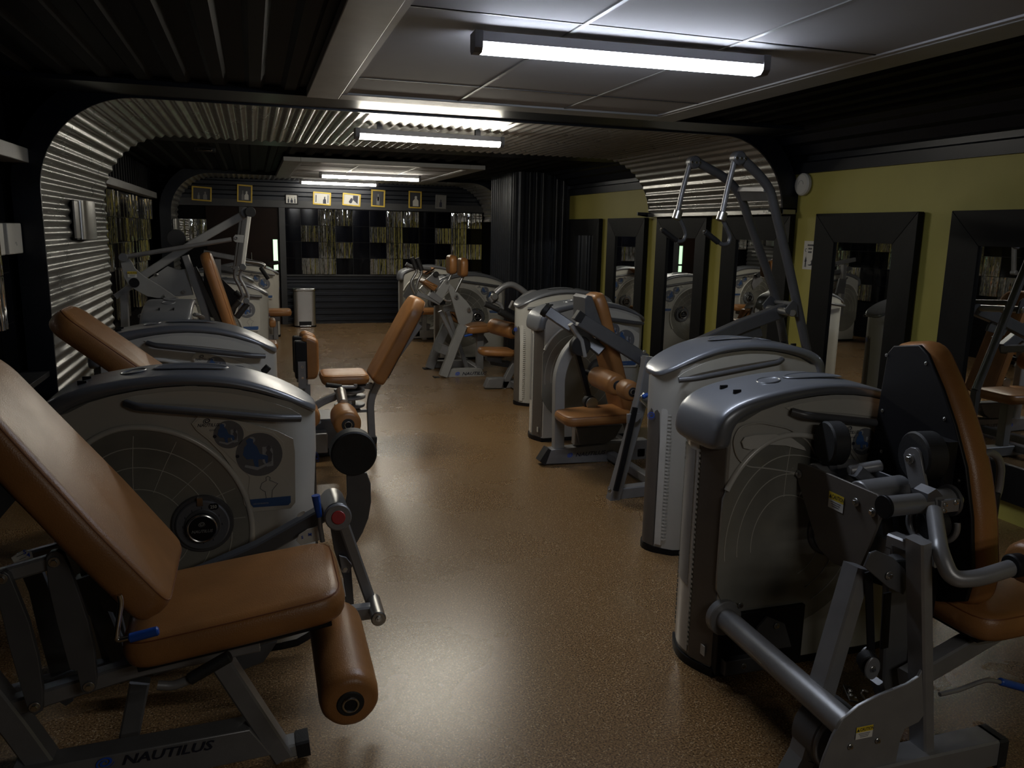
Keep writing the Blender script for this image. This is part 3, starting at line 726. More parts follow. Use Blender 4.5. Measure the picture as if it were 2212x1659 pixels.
    if dial:
        dd = MB(); D = V((.523, .0, .558))
        dd.cyl(D+Y_*.01, D-Y_*.012, .110, 'frame_dark', 36, .004); dd.cyl(D-Y_*.01, D-Y_*.026, .095, 'cap', 36, .005)
        dd.cyl(D-Y_*.024, D-Y_*.032, .064, 'frame_dark', 32, .003); dd.cyl(D-Y_*.03, D-Y_*.060, .052, 'black', 32, .004)
        dd.ring(D-Y_*.060, Y_, .050, .0045, 'steel'); 
        dd.box((D.x-.015,-.034,D.z+.078),(D.x+.005,-.012,D.z+.108),'steel')
        sp_ = D-Y_*.0605; spiral(dd, sp_+Z*.017, X, Z, .013, 'trim_grey', .0006, .2); text(dd, 'NAUTILUS', sp_-Z*.015, X, Z, .0155, 'trim_grey', True, .3, 1.0, .0006, True)
        c_ = D-Y_*.0265+X*.036+Z*.070; disc(dd, c_, X, Z, .013, 'black', .0006); disc(dd, c_+X*.010, X, Z, .013, 'black', .0006); text(dd, number, c_+X*.005-Z*.006, X, Z, .017, 'white', True, 0, .9, .0012, True)
        for a in range(0, 330, 30): a = math.radians(a); dd.box((D.x+.068*math.cos(a)-.0012,-.0275,D.z+.068*math.sin(a)-.004),(D.x+.068*math.cos(a)+.0012,-.026,D.z+.068*math.sin(a)+.004),'ink')
        dl = dd.build('weight_dial', angle=40); parts.append(dl)
    if card:
        cb = MB(); yb = -.002
        out = [tl(*p) for p in ((414,915),(430,897),(480,902),(540,914),(600,932),(633,948),(637,975),(638,1085),(628,1098),(540,1106),(528,1090),(520,1050),(505,1015),(480,980),(450,950),(425,930))]
        cb.prism([V((x,yb,z)) for x, z in out], V((0,.010,0)), 'placard')
        inn = [tl(*p) for p in ((419,915),(432,901),(480,906),(502,908),(524,918),(534,930),(560,930),(590,934),(612,955),(617,980),(606,1012),(604,1025),(628,1050),(628,1083),(623,1090),(548,1095),(541,1085),(536,1060),(540,1030),(512,1002),(482,972),(452,945),(425,925))]
        cb.prism([V((x,yb-.0028,z)) for x, z in inn], V((0,.003,0)), 'placard')
        yy = yb-.0030
        def FX(px, py): x, z = tl(px, py); return V((x, yy, z))
        k = .00182  # metres per photo pixel on this face
        text(cb, 'NAUTILUS', FX(426,922), X, Z, .0165, 'ink', True, .3, .98, .0006); text(cb, 'one', FX(452,931), X, Z, .015, 'ink_soft', False, 0, 1, .0006)
        spiral(cb, FX(447,909), X, Z, .015, 'ink', .0006, .2)
        for cx_, cy_, r_, kk in ((494,938,29,.62),(560,981,46,.97)):
            c_ = FX(cx_, cy_); disc(cb, c_, X, Z, r_*k, 'placard_disc', .0006)
            flat(cb, [(8,-20),(8,20),(30,20),(34,10),(34,-32),(18,-34)], c_, X, Z, k*kk*.82, 'figure_pale', .0012)
            disc(cb, c_+X*(-14*k*kk)+Z*(33*k*kk), X, Z, 7*k*kk, 'figure_pale', .0014, 14); flat(cb, [(-34,2),(-30,20),(-24,26),(-26,36),(-18,42),(-10,38),(-10,28),(-2,20),(4,2),(22,-4),(26,-18),(18,-26),(14,-12),(0,-12),(0,-30),(-8,-30),(-12,-10),(-26,-10)], c_-X*.004, X, Z, k*kk*.9, 'figure_blue', .0018)
            flat(cb, [(-36,-30),(-6,-40),(30,-24),(30,-18),(-4,-32),(-34,-24)], c_, X, Z, k*kk*.85, 'figure_pale', .0024)
            flat(cb, [(14,2),(18,10),(16,16),(22,22),(28,16),(24,10),(30,0),(26,-24),(18,-24),(20,-6)], c_, X, Z, k*kk*.9, 'ink_soft', .0024)
            disc(cb, FX(cx_-r_-1, cy_+4), X, Z, .0065, 'ink', .0018, 16)
        # standing outline figure
        c_ = FX(580,1068)
        loop = [(-6,-10),(-8,12),(-12,14),(-20,22),(-16,38),(-8,44),(-4,46),(-5,56),(0,60),(6,55),(4,46),(10,43),(24,34),(14,20),(10,14),(8,-10)]
        pts = [c_+X*(x*k*.8)+Z*(z*k*.68)-Y_*.0012 for x, z in loop]; cb.tube(pts, .0009, 'ink_soft', 4)
        bar_ = [FX(540,1078),FX(628,1070),FX(628,1084),FX(623,1090),FX(548,1095),FX(542,1088)]
        cb.add([p-Y_*.0012 for p in bar_], [tuple(range(6))], 'blue_logo' if 0 else 'figure_blue')
        text(cb, text_top, FX(547,1089), X, (FX(548,1050)-FX(548,1095)).normalized(), .0075, 'figure_pale', True, 0, 1, .002)
        cd_ = cb.build('instruction_placard', angle=30); parts.append(cd_)
    # dummy slot opening
    return parts, subs
TOWER_ROT = [0]
_tower = {}
def proto_tower(key, **kw):
    root = bpy.data.objects.new('tmp', None); root.location = (0,0,0)
    parts, subs = tower_parts(root, **kw)
    _tower[key] = [(o.name.split('.')[0], o.data, [ (s.name.split('.')[0], s.data) for p, s in subs if p is o ], [m.type for m in o.modifiers]) for o in parts]
    for o in parts: bpy.data.objects.remove(o)
    for p, s in subs: bpy.data.objects.remove(s)
    bpy.data.objects.remove(root)
proto_tower('a')
def add_tower(root, loc, rz=0):
    for nm, me, ss, mods in _tower['a']:
        o = bpy.data.objects.new(nm, me); COL.objects.link(o); o.parent = root
        o.location = V(loc)-root.location; o.rotation_euler = (0,0,rz)
        if 'SUBSURF' in mods: s = o.modifiers.new('sub','SUBSURF'); s.levels = 1; s.render_levels = 2
        for sn, sm in ss:
            c = bpy.data.objects.new(sn, sm); COL.objects.link(c); c.parent = o
# helpers that take measured photo points at a depth
def A(pts, Y): return [at(p[0], p[1], p[2] if len(p) > 2 else Y) for p in pts]
def plate(name, root, pts, Y, th, m, bev=.002): return MB().prism(A(pts, Y), Y_*th, m).build(name, root, bevel=bev)
def beam(name, root, pts, Y, h, w_, m='frame', fr=0, up=Y_):
    p = A(pts, Y)
    if fr: p = fillet(p, fr, 8)
    return MB().beam(p, h, w_, m, up).build(name, root, angle=30)
def tube(name, root, pts, Y, r, m='frame', fr=.04, n=14, up=Y_):
    p = A(pts, Y); p = fillet(p, fr, 8) if len(p) > 2 and fr else p
    return MB().tube(p, r, m, n, up=up).build(name, root, angle=50)
def grip(name, root, pts, Y, r=.017, m='rubber'):
    p = A(pts, Y); return MB().cyl(p[0], p[1], r, m, 18, .004).build(name, root, angle=40)
def cylp(name, root, p, q, r, m): return MB().cyl(p, q, r, m).build(name, root, angle=40)
def roller(root, p, q, r, name='roller_pad'):
    p, q = V(p), V(q); t = (q-p).normalized(); L_ = (q-p).length; mb = MB(); n = 32; rr = []
    prof = [(0,.70),(.006,.86),(.022,.97),(.05,1.0),(L_-.05,1.0),(L_-.022,.97),(L_-.006,.86),(L_,.70)]
    up = V((0,0,1)) if abs(t.z) < .9 else X
    mb.sweep([p+t*a for a, b in prof], [(r*math.cos(2*math.pi*i/n)*(1-.012*(i % 4 == 0)), r*math.sin(2*math.pi*i/n)*(1-.012*(i % 4 == 0))) for i in range(n)], 'leather', up, scales=[b for a, b in prof])
    o = mb.build(name, root, angle=60)
    c = MB(); c.cyl(p-t*.004, p+t*.01, r*.46, 'rubber', 24, .003); c.ring(p-t*.006, t, r*.25, .0035, 'steel', 24); c.cyl(p-t*.0055, p+t*.002, r*.2, 'black', 20, .001)
    c.build('roller_cap', o, angle=40); MB().cyl(q-t*.01, q+t*.004, r*.46, 'rubber', 24, .003).build('roller_cap', o, angle=40)
    for i in range(0): pass
    return o
def bolts(root, pts, Y, ax=NY, r=.009, h=.008):
    for p in pts:
        mb = MB(); bolt(mb, at(p[0], p[1], Y) if len(p) == 2 else V(p), ax, r, h); mb.build('bolt', root, angle=30)
def nautilus_text(name, root, org, U, W, size, off=.0008):
    mb = MB(); U = V(U).normalized(); W = V(W).normalized(); text(mb, 'NAUTILUS', V(org)+U*size*1.5, U, W, size, 'ink', True, .3, 1.25, off); spiral(mb, V(org)+U*size*.5+W*size*.4, U, W, size*.62, 'blue_logo', off, .2)
    return mb.build(name, root)
# ================================================================ LEG EXTENSION (left foreground)
t = M1 = thing('leg_extension_machine', 'nearest left leg extension machine with tan seat, tall backrest and big brown roller', 'exercise machine', (-.27, 2.7, 0))
add_tower(t, TO)
F = 'frame'
# base bar, diagonal leg, foot
plate('base_bar', t, [(20,1672),(540,1576),(588,1632),(70,1740)], 2.30, .08, F, .004)
p0 = at(210,1662,2.295); nautilus_text('base_lettering', t, p0, at(560,1600,2.295)-at(210,1662,2.295), Z, .042)
beam('front_leg', t, [(478,1425),(612,1628)], 2.34, .058, .07)
beam('foot', t, [(598,1618),(645,1606)], 2.36, .045, .07, 'trim_grey')
beam('foot_cap', t, [(640,1608),(668,1601)], 2.36, .055, .078, 'rubber')
beam('rear_post', t, [(303,1470),(272,1630)], 2.58, .06, .05)
beam('rear_leg', t, [(-60,1440),(35,1560),(130,1690)], 2.36, .07, .07)
beam('lower_rail', t, [(-40,1545),(300,1438),(560,1385)], 2.36, .05, .05, fr=.05)
beam('lower_rail', t, [(-40,1520),(300,1420),(520,1370)], 2.62, .05, .05, fr=.05)
beam('upper_link', t, [(-40,1256),(105,1214)], 2.30, .040, .03)
beam('upper_link', t, [(40,1210),(165,1175)], 2.58, .040, .03)
pa = [(99,1206),(108,1193),(122,1190),(136,1198),(150,1228),(172,1290),(190,1345),(203,1400),(209,1470),(205,1492),(190,1500),(175,1493),(166,1450),(150,1446),(122,1345),(103,1262)]
pb = [(-2,1245),(8,1234),(20,1242),(40,1290),(62,1345),(82,1420),(92,1490),(92,1535),(76,1546),(60,1536),(46,1490),(20,1400),(-4,1300),(-20,1262)]
plate('link_plate', t, pa, 2.265, .022, 'frame_dark'); plate('link_plate', t, pb, 2.265, .022, 'frame_dark')
plate('link_plate', t, [(x+70,y-22) for x, y in pa], 2.62, .022, 'frame_dark'); plate('link_plate', t, [(x+66,y-20) for x, y in pb], 2.62, .022, 'frame_dark')
bolts(t, ((117,1214),(192,1483),(3,1250),(75,1527)), 2.263, NY, .011, .010)
plate('setting_tag', t, [(23,1205),(52,1187),(68,1192),(72,1208),(30,1217)], 2.42, .003, 'white')
mb = MB(); text(mb, '5', at(50,1197,2.417), X, Z, .018, 'blue_logo', True); text(mb, '4', at(58,1203,2.417), X, Z, .018, 'blue_logo', True)
for a, b in (((36,1203),(50,1197)),((42,1209),(56,1203))): mb.tube(A([a,b],2.417), .0007, 'ink', 4)
mb.build('tag_lettering', t)
# recline bracket + blue lever
plate('recline_bracket', t, [(196,1262),(205,1250),(225,1248),(262,1290),(268,1310),(250,1325),(222,1318),(212,1290),(200,1285)], 2.50, .012, 'frame_dark')
beam('back_support', t, [(185,1240),(262,1420)], 2.62, .06, .05, 'frame_dark')
beam('back_support', t, [(60,900),(235,1200)], 2.52, .05, .06, 'frame_dark')
tube('lever_rod', t, [(258,1285),(262,1300),(250,1385),(281,1377)], 2.13, .007, 'steel', .02)
grip('lever_grip', t, [(278,1379),(343,1362)], 2.11, .0125, 'blue')
# seat
s0 = V((-.375, 2.17, .455)); U = V((.60,0,.075)); W_ = V((0,.47,0)); nn_ = U.cross(W_).normalized()
mb = MB(); mb.cushion([s0, s0+U*.55, s0+U*1.0+W_*.03, s0+U*1.0+W_*.97, s0+U*.55+W_, s0+W_], nn_*.095, 'leather', .036, .09, .006, 5, 'leather_seam'); mb.build('seat', t, angle=60)
MB().prism([s0+U*.05+W_*.08-nn_*.012, s0+U*.92+W_*.08-nn_*.012, s0+U*.92+W_*.92-nn_*.012, s0+U*.05+W_*.92-nn_*.012], nn_*.02, 'black').build('seat_board', t, bevel=.003)
beam('seat_support', t, [(330,1435),(700,1330)], 2.45, .05, .06, 'frame_dark')
flatp = MB(); q = s0+U*1.0+W_*.30+nn_*.045+X*.004
flatp.tube([q+W_*.03+nn_*.03, q-W_*.01-nn_*.0, q-W_*.02-nn_*.02], .0016, 'white', 5); flatp.build('scuff_mark', bpy.context.scene.objects['seat'] if 0 else t)
plate('seat_bracket', t, [(455,1440),(560,1395),(600,1385),(570,1430),(520,1450),(512,1470),(480,1470)], 2.52, .05, 'frame_dark')
# rubber hand grip under the seat edge
grip('hand_grip', t, [(408,1468),(498,1416)], 2.16, .017); tube('grip_tube', t, [(340,1480),(375,1482),(410,1467)], 2.17, .013, F, .02)
# backrest
b0 = V((-.245, 2.17, .64)); Ub = V((-.47,0,.66)); Wb = V((0,.45,0)); nb = Wb.cross(Ub).normalized()
if nb.x < 0: nb = -nb
mb = MB(); o_ = b0-nb*.095
mb.cushion([o_, o_+Wb, o_+Ub*.35+Wb*1.02, o_+Ub*.92+Wb*.93, o_+Ub*1.0+Wb*.8, o_+Ub*1.0+Wb*.2, o_+Ub*.92+Wb*.07, o_+Ub*.35-Wb*.02], nb*.105, 'leather', .034, .06, .008, 5, 'leather_seam'); mb.build('backrest', t, angle=60)
MB().prism([o_+Ub*.08+Wb*.1-nb*.012, o_+Ub*.9+Wb*.15-nb*.012, o_+Ub*.9+Wb*.85-nb*.012, o_+Ub*.08+Wb*.9-nb*.012], nb*.02, 'black').build('back_board', t, bevel=.003)
# tower-side arm, range lever, pivot
beam('tower_arm', t, [(715,1098),(560,1185),(400,1255)], 2.90, .055, .06, 'frame_dark')
mb = MB(); c_ = at(650,1110,2.868); U_ = (at(690,1090,2.868)-at(600,1140,2.868)).normalized(); mb.prism([c_+U_*(.016*math.cos(a))+Z*(.008*math.sin(a)) for a in [2*math.pi*i/24 for i in range(24)]], NY*.002, 'white'); mb.build('oval_sticker', t)
plate('range_plate', t, [(640,1168),(646,1155),(665,1143),(692,1136),(700,1165),(650,1178)], 2.83, .004, 'white', .001)
mb = MB(); text(mb, 'S', at(651,1164,2.826), X, Z, .016, 'blue_logo', True); text(mb, 'M', at(666,1158,2.826), X, Z, .016, 'blue_logo', True); mb.build('range_lettering', t)
tube('lever_rod', t, [(690,1112),(692,1140),(697,1170)], 2.78, .0085, 'frame', 0)
mb = MB(); mb.tube(A([(682,1070),(686,1095),(690,1116)],2.78), .0135, 'blue', 14, scales=[1.1,.95,.75]); mb.build('lever_grip', t, angle=50)
cylp('pivot_tube', t, at(717,1078,2.98), at(728,1112,2.76), .044, 'steel_brushed'); o = cylp('pivot_hub', t, at(728,1112,2.79), at(731,1118,2.735), .047, 'frame')
MB().cyl(at(731,1118,2.737), at(731,1118,2.728), .024, 'red', 24, .002).build('red_cap', o, angle=40)
# counterweight and curved arm
plate('curved_arm', t, [(748,1010),(772,1018),(793,1022),(801,1045),(802,1085),(796,1120),(784,1150),(766,1182),(748,1176),(728,1150),(742,1110),(750,1070)], 3.02, .02, 'frame_dark', .003)
c0 = at(765,981,2.99); MB().cyl(c0, c0+Y_*.075, .0875, 'rubber', 44, .006).build('counterweight', t, angle=35)
# lever arm and roller
beam('lever_arm', t, [(738,1120),(812,1330)], 2.76, .040, .04)
plate('cam_plate', t, [(712,1130),(742,1125),(752,1160),(758,1215),(766,1320),(748,1325),(742,1250),(722,1190)], 2.82, .014, 'frame_dark')
cylp('arm_socket', t, at(806,1296,2.76), at(818,1338,2.58), .026, 'steel_brushed')
beam('cross_bar', t, [(746,1326),(812,1318)], 2.68, .05, .045)
bolts(t, ((745,1228),), 2.81, NY, .012, .012); bolts(t, ((818,1338),), 2.578, NY, .008, .006)
plate('arm_tab', t, [(732,1200),(748,1205),(762,1222),(754,1238),(738,1232)], 2.80, .012, F)
r0, r1 = at(757,1520,1.99), at(757,1520,1.99)+V((.0,.44,.025))
roller(t, r0, r1, .081); cylp('roller_axle', t, r1, r1+V((.0,.30,.02)), .018, F)
# ================================================================ SECOND LEFT MACHINE (behind the first)
t = thing('seated_leg_machine', 'second left machine, grey hooded housing with a tan backrest beside the corrugated arch', 'exercise machine', (-.4, 4.6, 0))
add_tower(t, (-.845, 4.62, 0))
b0 = at(262,812,3.95); tp_ = at(86,706,3.86); Ub = V(((tp_-b0).x, 0, (tp_-b0).z))*1.0; b0 = V((b0.x, 3.88, b0.z)) ; Wb = V((0,.40,0)); 
b0 = b0-Ub*.45; Ub = Ub*1.45; nb = Wb.cross(Ub).normalized(); nb = nb if nb.x > 0 else -nb; o_ = b0-nb*.01
mb = MB(); mb.cushion([o_, o_+Wb, o_+Ub*.9+Wb*.95, o_+Ub+Wb*.8, o_+Ub+Wb*.2, o_+Ub*.9+Wb*.05], nb*.105, 'leather', .034, .06, .008, 5, 'leather_seam'); mb.build('backrest', t, angle=60)
s0 = V((-.35, 3.85, .42)); mb = MB(); mb.cushion([s0, s0+X*.52, s0+X*.52+Y_*.42, s0+Y_*.42], Z*.09, 'leather', .034, .08, .006, 5, 'leather_seam'); mb.build('seat', t, angle=60)
MB().beam([V((-.75,4.05,.05)), V((.05,4.05,.05))], .08, .08, F).build('base_bar', t); MB().beam([V((-.1,4.05,.08)), V((-.1,4.05,.42))], .07, .07, F).build('seat_post', t)
MB().beam([V((-.5,4.08,.08)), V((-.62,4.08,.9))], .06, .06, F).build('back_post', t)
MB().beam([V((-.3,4.05,.10)), V((-.3,4.66,.10))], .06, .06, F, Z).build('tie_bar', t)
grip('hand_grip', t, [(568,805),(581,791)], 4.05, .017)
MB().beam([at(568,805,4.05), V((.02,4.05,.44))], .02, .02, F).build('grip_stem', t)
def cush(name, root, poly, off, r=.03, fr=.05, m='leather', crown=.006):
    mb = MB(); mb.cushion([V(p) for p in poly], V(off), m, r, fr, crown, 5, 'leather_seam'); return mb.build(name, root, angle=60)
def flat_seat(root, x0, x1, y0, y1, z, th=.075, tilt=0, name='seat', taper=.0):
    a, b = V((x0,y0,z)), V((x1,y0,z+tilt)); c, d = V((x1,y1,z+tilt)), V((x0,y1,z)); tv = V((0,taper,0))
    n = (b-a).cross(d-a).normalized()
    return cush(name, root, [a+tv, b, c, d-tv], n*th, .03, .08)
# ================================================================ HIP / THIGH MACHINE in the middle left
t = thing('thigh_machine', 'aisle machine with a small orange seat, steep orange backrest and two upright knee pads', 'exercise machine', (.55, 6.1, 0))
pN = [(797,822),(893,640),(911,650),(832,800),(812,828)]
a0 = at(803,824,5.92); a1 = at(902,641,5.92); d = (a1-a0); d.y = 0; n_ = V((d.z,0,-d.x)).normalized()
cush('backrest', t, [a0, a0+Y_*.40, a0+d*.85+Y_*.40, a0+d+Y_*.33, a0+d+Y_*.07, a0+d*.85], n_*.10, .03, .05)
MB().prism([a0+d*.1+Y_*.05+n_*.098, a0+d*.1+Y_*.35+n_*.098, a0+d*.9+Y_*.33+n_*.098, a0+d*.9+Y_*.07+n_*.098], n_*.014, 'black').build('back_board', t)
beam('back_post', t, [(803,946),(799,862),(822,815),(905,700)], 6.12, .055, .055, F, .12)
beam('foot', t, [(796,949),(813,949)], 6.12, .05, .07, 'rubber')
beam('seat_rail', t, [(745,826),(803,834)], 6.12, .05, .05)
beam('tie_rod', t, [(770,888),(800,887)], 6.12, .022, .022)
flat_seat(t, .44, .79, 5.86, 6.22, .515, .075, .0)
MB().prism([V((.47,5.9,.50)),V((.76,5.9,.50)),V((.76,6.18,.50)),V((.47,6.18,.50))], Z*.018, 'black').build('seat_board', t)
tube('seat_handle', t, [(704,832),(738,836),(768,836),(768,830)], 5.84, .014, F, .02); grip('hand_grip', t, [(704,831),(738,835)], 5.84, .017)
for z, r_, m in ((.455,.115,F),(.43,.06,'steel'),(.405,.12,'frame'),(.34,.115,'frame_dark'),(.30,.08,'frame_dark')):
    MB().cyl(V((.655,6.05,z-.02)), V((.655,6.05,z)), r_, m, 36, .004).build('swivel_plate', t, angle=35)
MB().cyl(V((.655,6.05,.06)), V((.655,6.05,.42)), .045, 'steel_brushed', 24).build('swivel_column', t, angle=40)
MB().box((.28,5.86,.04),(.62,6.2,.27),'frame_dark').build('base_box', t, bevel=.012)
MB().box((.22,5.80,.01),(.60,6.25,.045),'black').build('base_plate', t, bevel=.004)
MB().box((.20,5.72,.05),(.46,5.85,.20),F).build('gear_cover', t, bevel=.01)
for yy in (5.90, 6.16):
    x0 = .325; nm = 'knee_pad'
    o = cush(nm, t, [V((x0-.015,yy,.50+.06)), V((x0+.08,yy,.56)), V((x0+.10,yy,.62)), V((x0+.10,yy,.85)), V((x0+.02,yy,.885)), V((x0-.015,yy,.87))], Y_*.10, .03, .03)
    MB().box((x0-.07,yy-.005,.57),(x0+.02,yy+.085,.845),'black').build('knee_board', t, bevel=.012)
    MB().box((x0-.05,yy-.016,.50),(x0+.005,yy-.004,.70),F).build('pad_bracket', t, bevel=.002)
    MB().beam([V((x0+.01,yy+.03,.26)), V((x0+.01,yy+.03,.52))], .05, .05, F).build('pad_post', t)
    bolts(t, [(x0-.02,yy-.016,.66),(x0-.02,yy-.016,.58)], 0, NY, .008, .004)
beam('side_arm', t, [(640,905),(695,868),(735,852)], 5.7, .05, .04, F, .05)
cylp('hinge_hub', t, at(736,846,5.72), at(742,874,5.40), .036, 'steel_brushed')
beam('drop_arm', t, [(743,872),(762,912)], 5.45, .05, .04)
roller(t, at(752,918,5.1), at(752,918,5.1)+V((0,.32,.0)), .09, 'ankle_roller')
roller(t, at(668,905,5.25), at(668,905,5.25)+V((0,.30,0)), .075, 'ankle_roller')
MB().beam([at(752,918,5.3), V((.60,6.0,.25))], .04, .04, F).build('roller_arm', t)
MB().beam([at(686,910,5.4), V((.40,6.0,.25))], .04, .04, F).build('roller_arm', t)
# ================================================================ CHEST PRESS (far left, tall boom)
t = thing('overhead_press_machine', 'tall grey lever machine with a long diagonal boom before the left chrome tiles', 'exercise machine', (-.6, 6.6, 0))
add_tower(t, (-.42, 5.78, 0), math.pi/2)
YM = 7.0
beam('boom', t, [(305,598),(420,524),(528,463)], YM, .062, .06, 'trim_grey')  # grey on this machine is paler than other frames, standing in for light
cylp('boom_knob', t, at(531,459,YM-.06), at(531,459,YM-.06)+Y_*.06, .042, 'frame_dark'); cylp('boom_knob', t, at(541,458,YM-.1), at(541,458,YM-.1)+Y_*.05, .042, 'rubber')
beam('swing_arm', t, [(538,468),(524,576)], YM-.08, .034, .045, 'column_clear'); beam('swing_arm', t, [(522,470),(509,576)], YM+.32, .04, .045, 'frame_dark')  # near arm in a pale colour that stands in for light falling on it
beam('swing_arm', t, [(530,466),(515,576)], YM+.1, .05, .05, 'frame_dark')
for p in (((524,577),YM-.1),((509,580),YM+.3)):
    c = at(*p[0], p[1]); cylp('arm_joint', t, c-Y_*.02, c+Y_*.05, .028, 'frame_dark')
tube('handle_tube', t, [(522,582),(517,600),(530,622),(537,640),(534,650)], YM-.08, .013, F, .05)
tube('handle_tube', t, [(508,582),(506,598),(518,620),(525,640),(519,650)], YM+.25, .013, 'frame_dark', .05)
cylp('handle_joint', t, at(532,650,YM-.11), at(532,650,YM-.03), .025, 'frame_dark')
grip('hand_grip', t, [(535,655),(511,686)], YM-.08, .024); grip('hand_grip', t, [(518,650),(497,673)], YM+.2, .023)
grip('hand_grip', t, [(508,630),(520,640)], YM+.3, .022)
tube('link_rod', t, [(262,556),(300,550),(500,517)], YM-.08, .018, F, 0)
plate('link_clevis', t, [(504,512),(508,507),(527,508),(526,525),(508,523),(504,519)], YM-.10, .03, 'trim_grey'); bolts(t, ((511,514),), YM-.102, NY, .01, .006)
cylp('rod_end', t, at(266,556,YM-.12), at(266,556,YM-.02), .034, 'frame_dark')
pv = [(259,562),(279,559),(285,566),(292,580),(310,596),(345,617),(380,641),(380,644),(340,644),(318,640),(292,626),(276,613),(268,598)]
plate('pivot_plate', t, pv, YM-.06, .012, 'trim_grey'); plate('pivot_plate', t, pv, YM+.22, .012, F)
plate('side_panel', t, [(320,603),(362,575),(385,583),(402,581),(418,637),(381,641)], YM-.03, .02, 'trim_grey')
caution('caution_sticker', t, at(276,599,YM-.062), X, Z, at(296,599,YM).x-at(276,599,YM).x, .045)
c = at(290,611,YM-.065); MB().cyl(c, c+Y_*.02, .038, 'black', 28, .002).build('pivot_cap', t, angle=40)
bolts(t, ((337,594),(398,630),(354,641)), YM-.06, NY, .012, .008)
beam('rear_post', t, [(268,628),(273,760)], YM, .06, .05); beam('rear_gusset', t, [(250,641),(292,612)], YM, .045, .05)
beam('front_post', t, [(400,552),(440,665),(460,740)], YM-.04, .055, .05); beam('pad_post', t, [(418,578),(470,690),(490,740)], YM+.05, .05, .05, 'frame_dark')
beam('base_bar', t, [(240,785),(480,775)], YM, .08, .07)
a0 = at(478,693,6.85); a1 = at(428,550,6.85); d = a1-a0; d.y = 0; n_ = V((d.z,0,-d.x)).normalized()
if n_.x < 0: n_ = -n_
cush('backrest', t, [a0-d*.25, a0-d*.25+Y_*.34, a0+d*.9+Y_*.34, a0+d+Y_*.26, a0+d+Y_*.08, a0+d*.9], n_*.085, .03, .05)
flat_seat(t, -.30, .02, 6.80, 7.15, .46)
plate('shroud', t, [(440,570),(455,580),(520,640),(500,700),(440,680)], YM+.3, .02, 'black')
MB().cyl(at(381,515,YM+.3), at(381,515,YM+.42), .075, 'rubber', 36).build('counterweight', t, angle=35)
# ================================================================ TOWERS FAR LEFT
t = thing('row_machine', 'left machine with bright cream instruction card behind the handles of the tall lever machine', 'exercise machine', (-.3, 8.9, 0))
add_tower(t, (-.82, 8.62, 0))
flat_seat(t, -.2, .2, 8.1, 8.45, .45); MB().beam([V((0,8.28,.03)), V((0,8.28,.45))], .07, .07, F).build('seat_post', t); MB().beam([V((-.5,8.28,.04)), V((.2,8.28,.04))], .08, .08, F).build('base_bar', t)
MB().beam([V((-.3,8.28,.06)), V((-.3,8.66,.06))], .06, .06, F, Z).build('tie_bar', t)
cush('thigh_pad', t, [at(590,702,8.9)+V((-.04,0,-.03)), at(590,702,8.9)+V((.03,0,-.03)), at(590,702,8.9)+V((.03,0,.05)), at(590,702,8.9)+V((-.04,0,.05))], Y_*.3, .02, .03)
t = thing('arm_machine', 'far left machine with long black gripped levers in front of the brown door', 'exercise machine', (-.4, 10.9, 0))
add_tower(t, (-.96, 10.75, 0))
beam('lever_bar', t, [(440,545),(520,560),(566,572)], 10.5, .06, .05, F); beam('lever_bar', t, [(440,570),(510,585)], 10.6, .06, .05, 'frame_dark')
tube('lever_tube', t, [(520,562),(562,568),(574,574),(562,582)], 10.4, .02, 'steel_brushed', .05); grip('hand_grip', t, [(563,578),(580,603)], 10.35, .026); grip('hand_grip', t, [(580,571),(603,567)], 10.6, .022)
beam('lever_post', t, [(470,560),(475,700)], 10.55, .07, .07)
plate('knee_plate', t, [(465,600),(490,598),(500,640),(470,640)], 10.5, .03, 'frame_dark')
t = thing('far_left_machine', 'farthest left machine, housing with dark card and a brown seat poking out beside the bin', 'exercise machine', (-.1, 13.0, 0))
add_tower(t, (-.595, 12.55, 0))
flat_seat(t, .10, .50, 12.05, 12.4, at(598,674,12.2).z-.05, .09); MB().box((.2,12.1,.30),(.34,12.3,at(598,674,12.2).z-.05),'frame_dark').build('seat_post', t, bevel=.01)
MB().beam([V((.27,12.2,.03)), V((.27,12.2,.4))], .07, .07, F).build('seat_leg', t)
MB().beam([V((.0,12.25,.05)), V((.27,12.25,.05))], .07, .07, F).build('base_bar', t); MB().beam([V((0,12.22,.05)), V((0,12.6,.05))], .06, .06, F, Z).build('tie_bar', t)
# ================================================================ R2 cable pull-down, tall arms
t = thing('pulldown_machine', 'right machine with tall twin curved arms and hanging handles, pointed hooded housing', 'exercise machine', (2.6, 3.9, 0))
add_tower(t, (2.875, 3.80, 0), math.pi)
YN, YFa = 4.35, 4.87
tube('upright_arm', t, [(1600,340),(1640,378),(1664,410),(1705,580),(1721,655),(1742,752),(1765,860)], YN, .029, 'frame_dark', .12, 18)
tube('upright_arm', t, [(1504,349),(1570,386),(1598,418),(1648,560),(1676,640),(1692,730),(1712,840)], YFa, .029, 'frame_dark', .12, 18)
for px, Yq in ((1594,YN),(1498,YFa)):
    c = at(px, 342 if Yq == YN else 351, Yq)
    MB().cyl(c-Y_*.035, c+Y_*.035, .042, 'frame_dark', 28, .01).build('arm_head', t, angle=40)
    for dx in (-.03, 0, .028): bo = MB(); bolt(bo, c+X*dx-Z*.002-Y_*.036, NY, .008, .006); bo.build('bolt', t, angle=30)
MB().prism([at(1590,408,YFa)+V((0,0,0)), at(1600,434,YFa), at(1664,434,YN), at(1650,408,YN)], V((.012,0,0)), 'frame_dark').build('cross_plate', t, bevel=.003)
o = MB().beam([at(1592,409,YFa), at(1652,409,YN)], .014, .03, 'frame', Z).build('cross_edge', t)
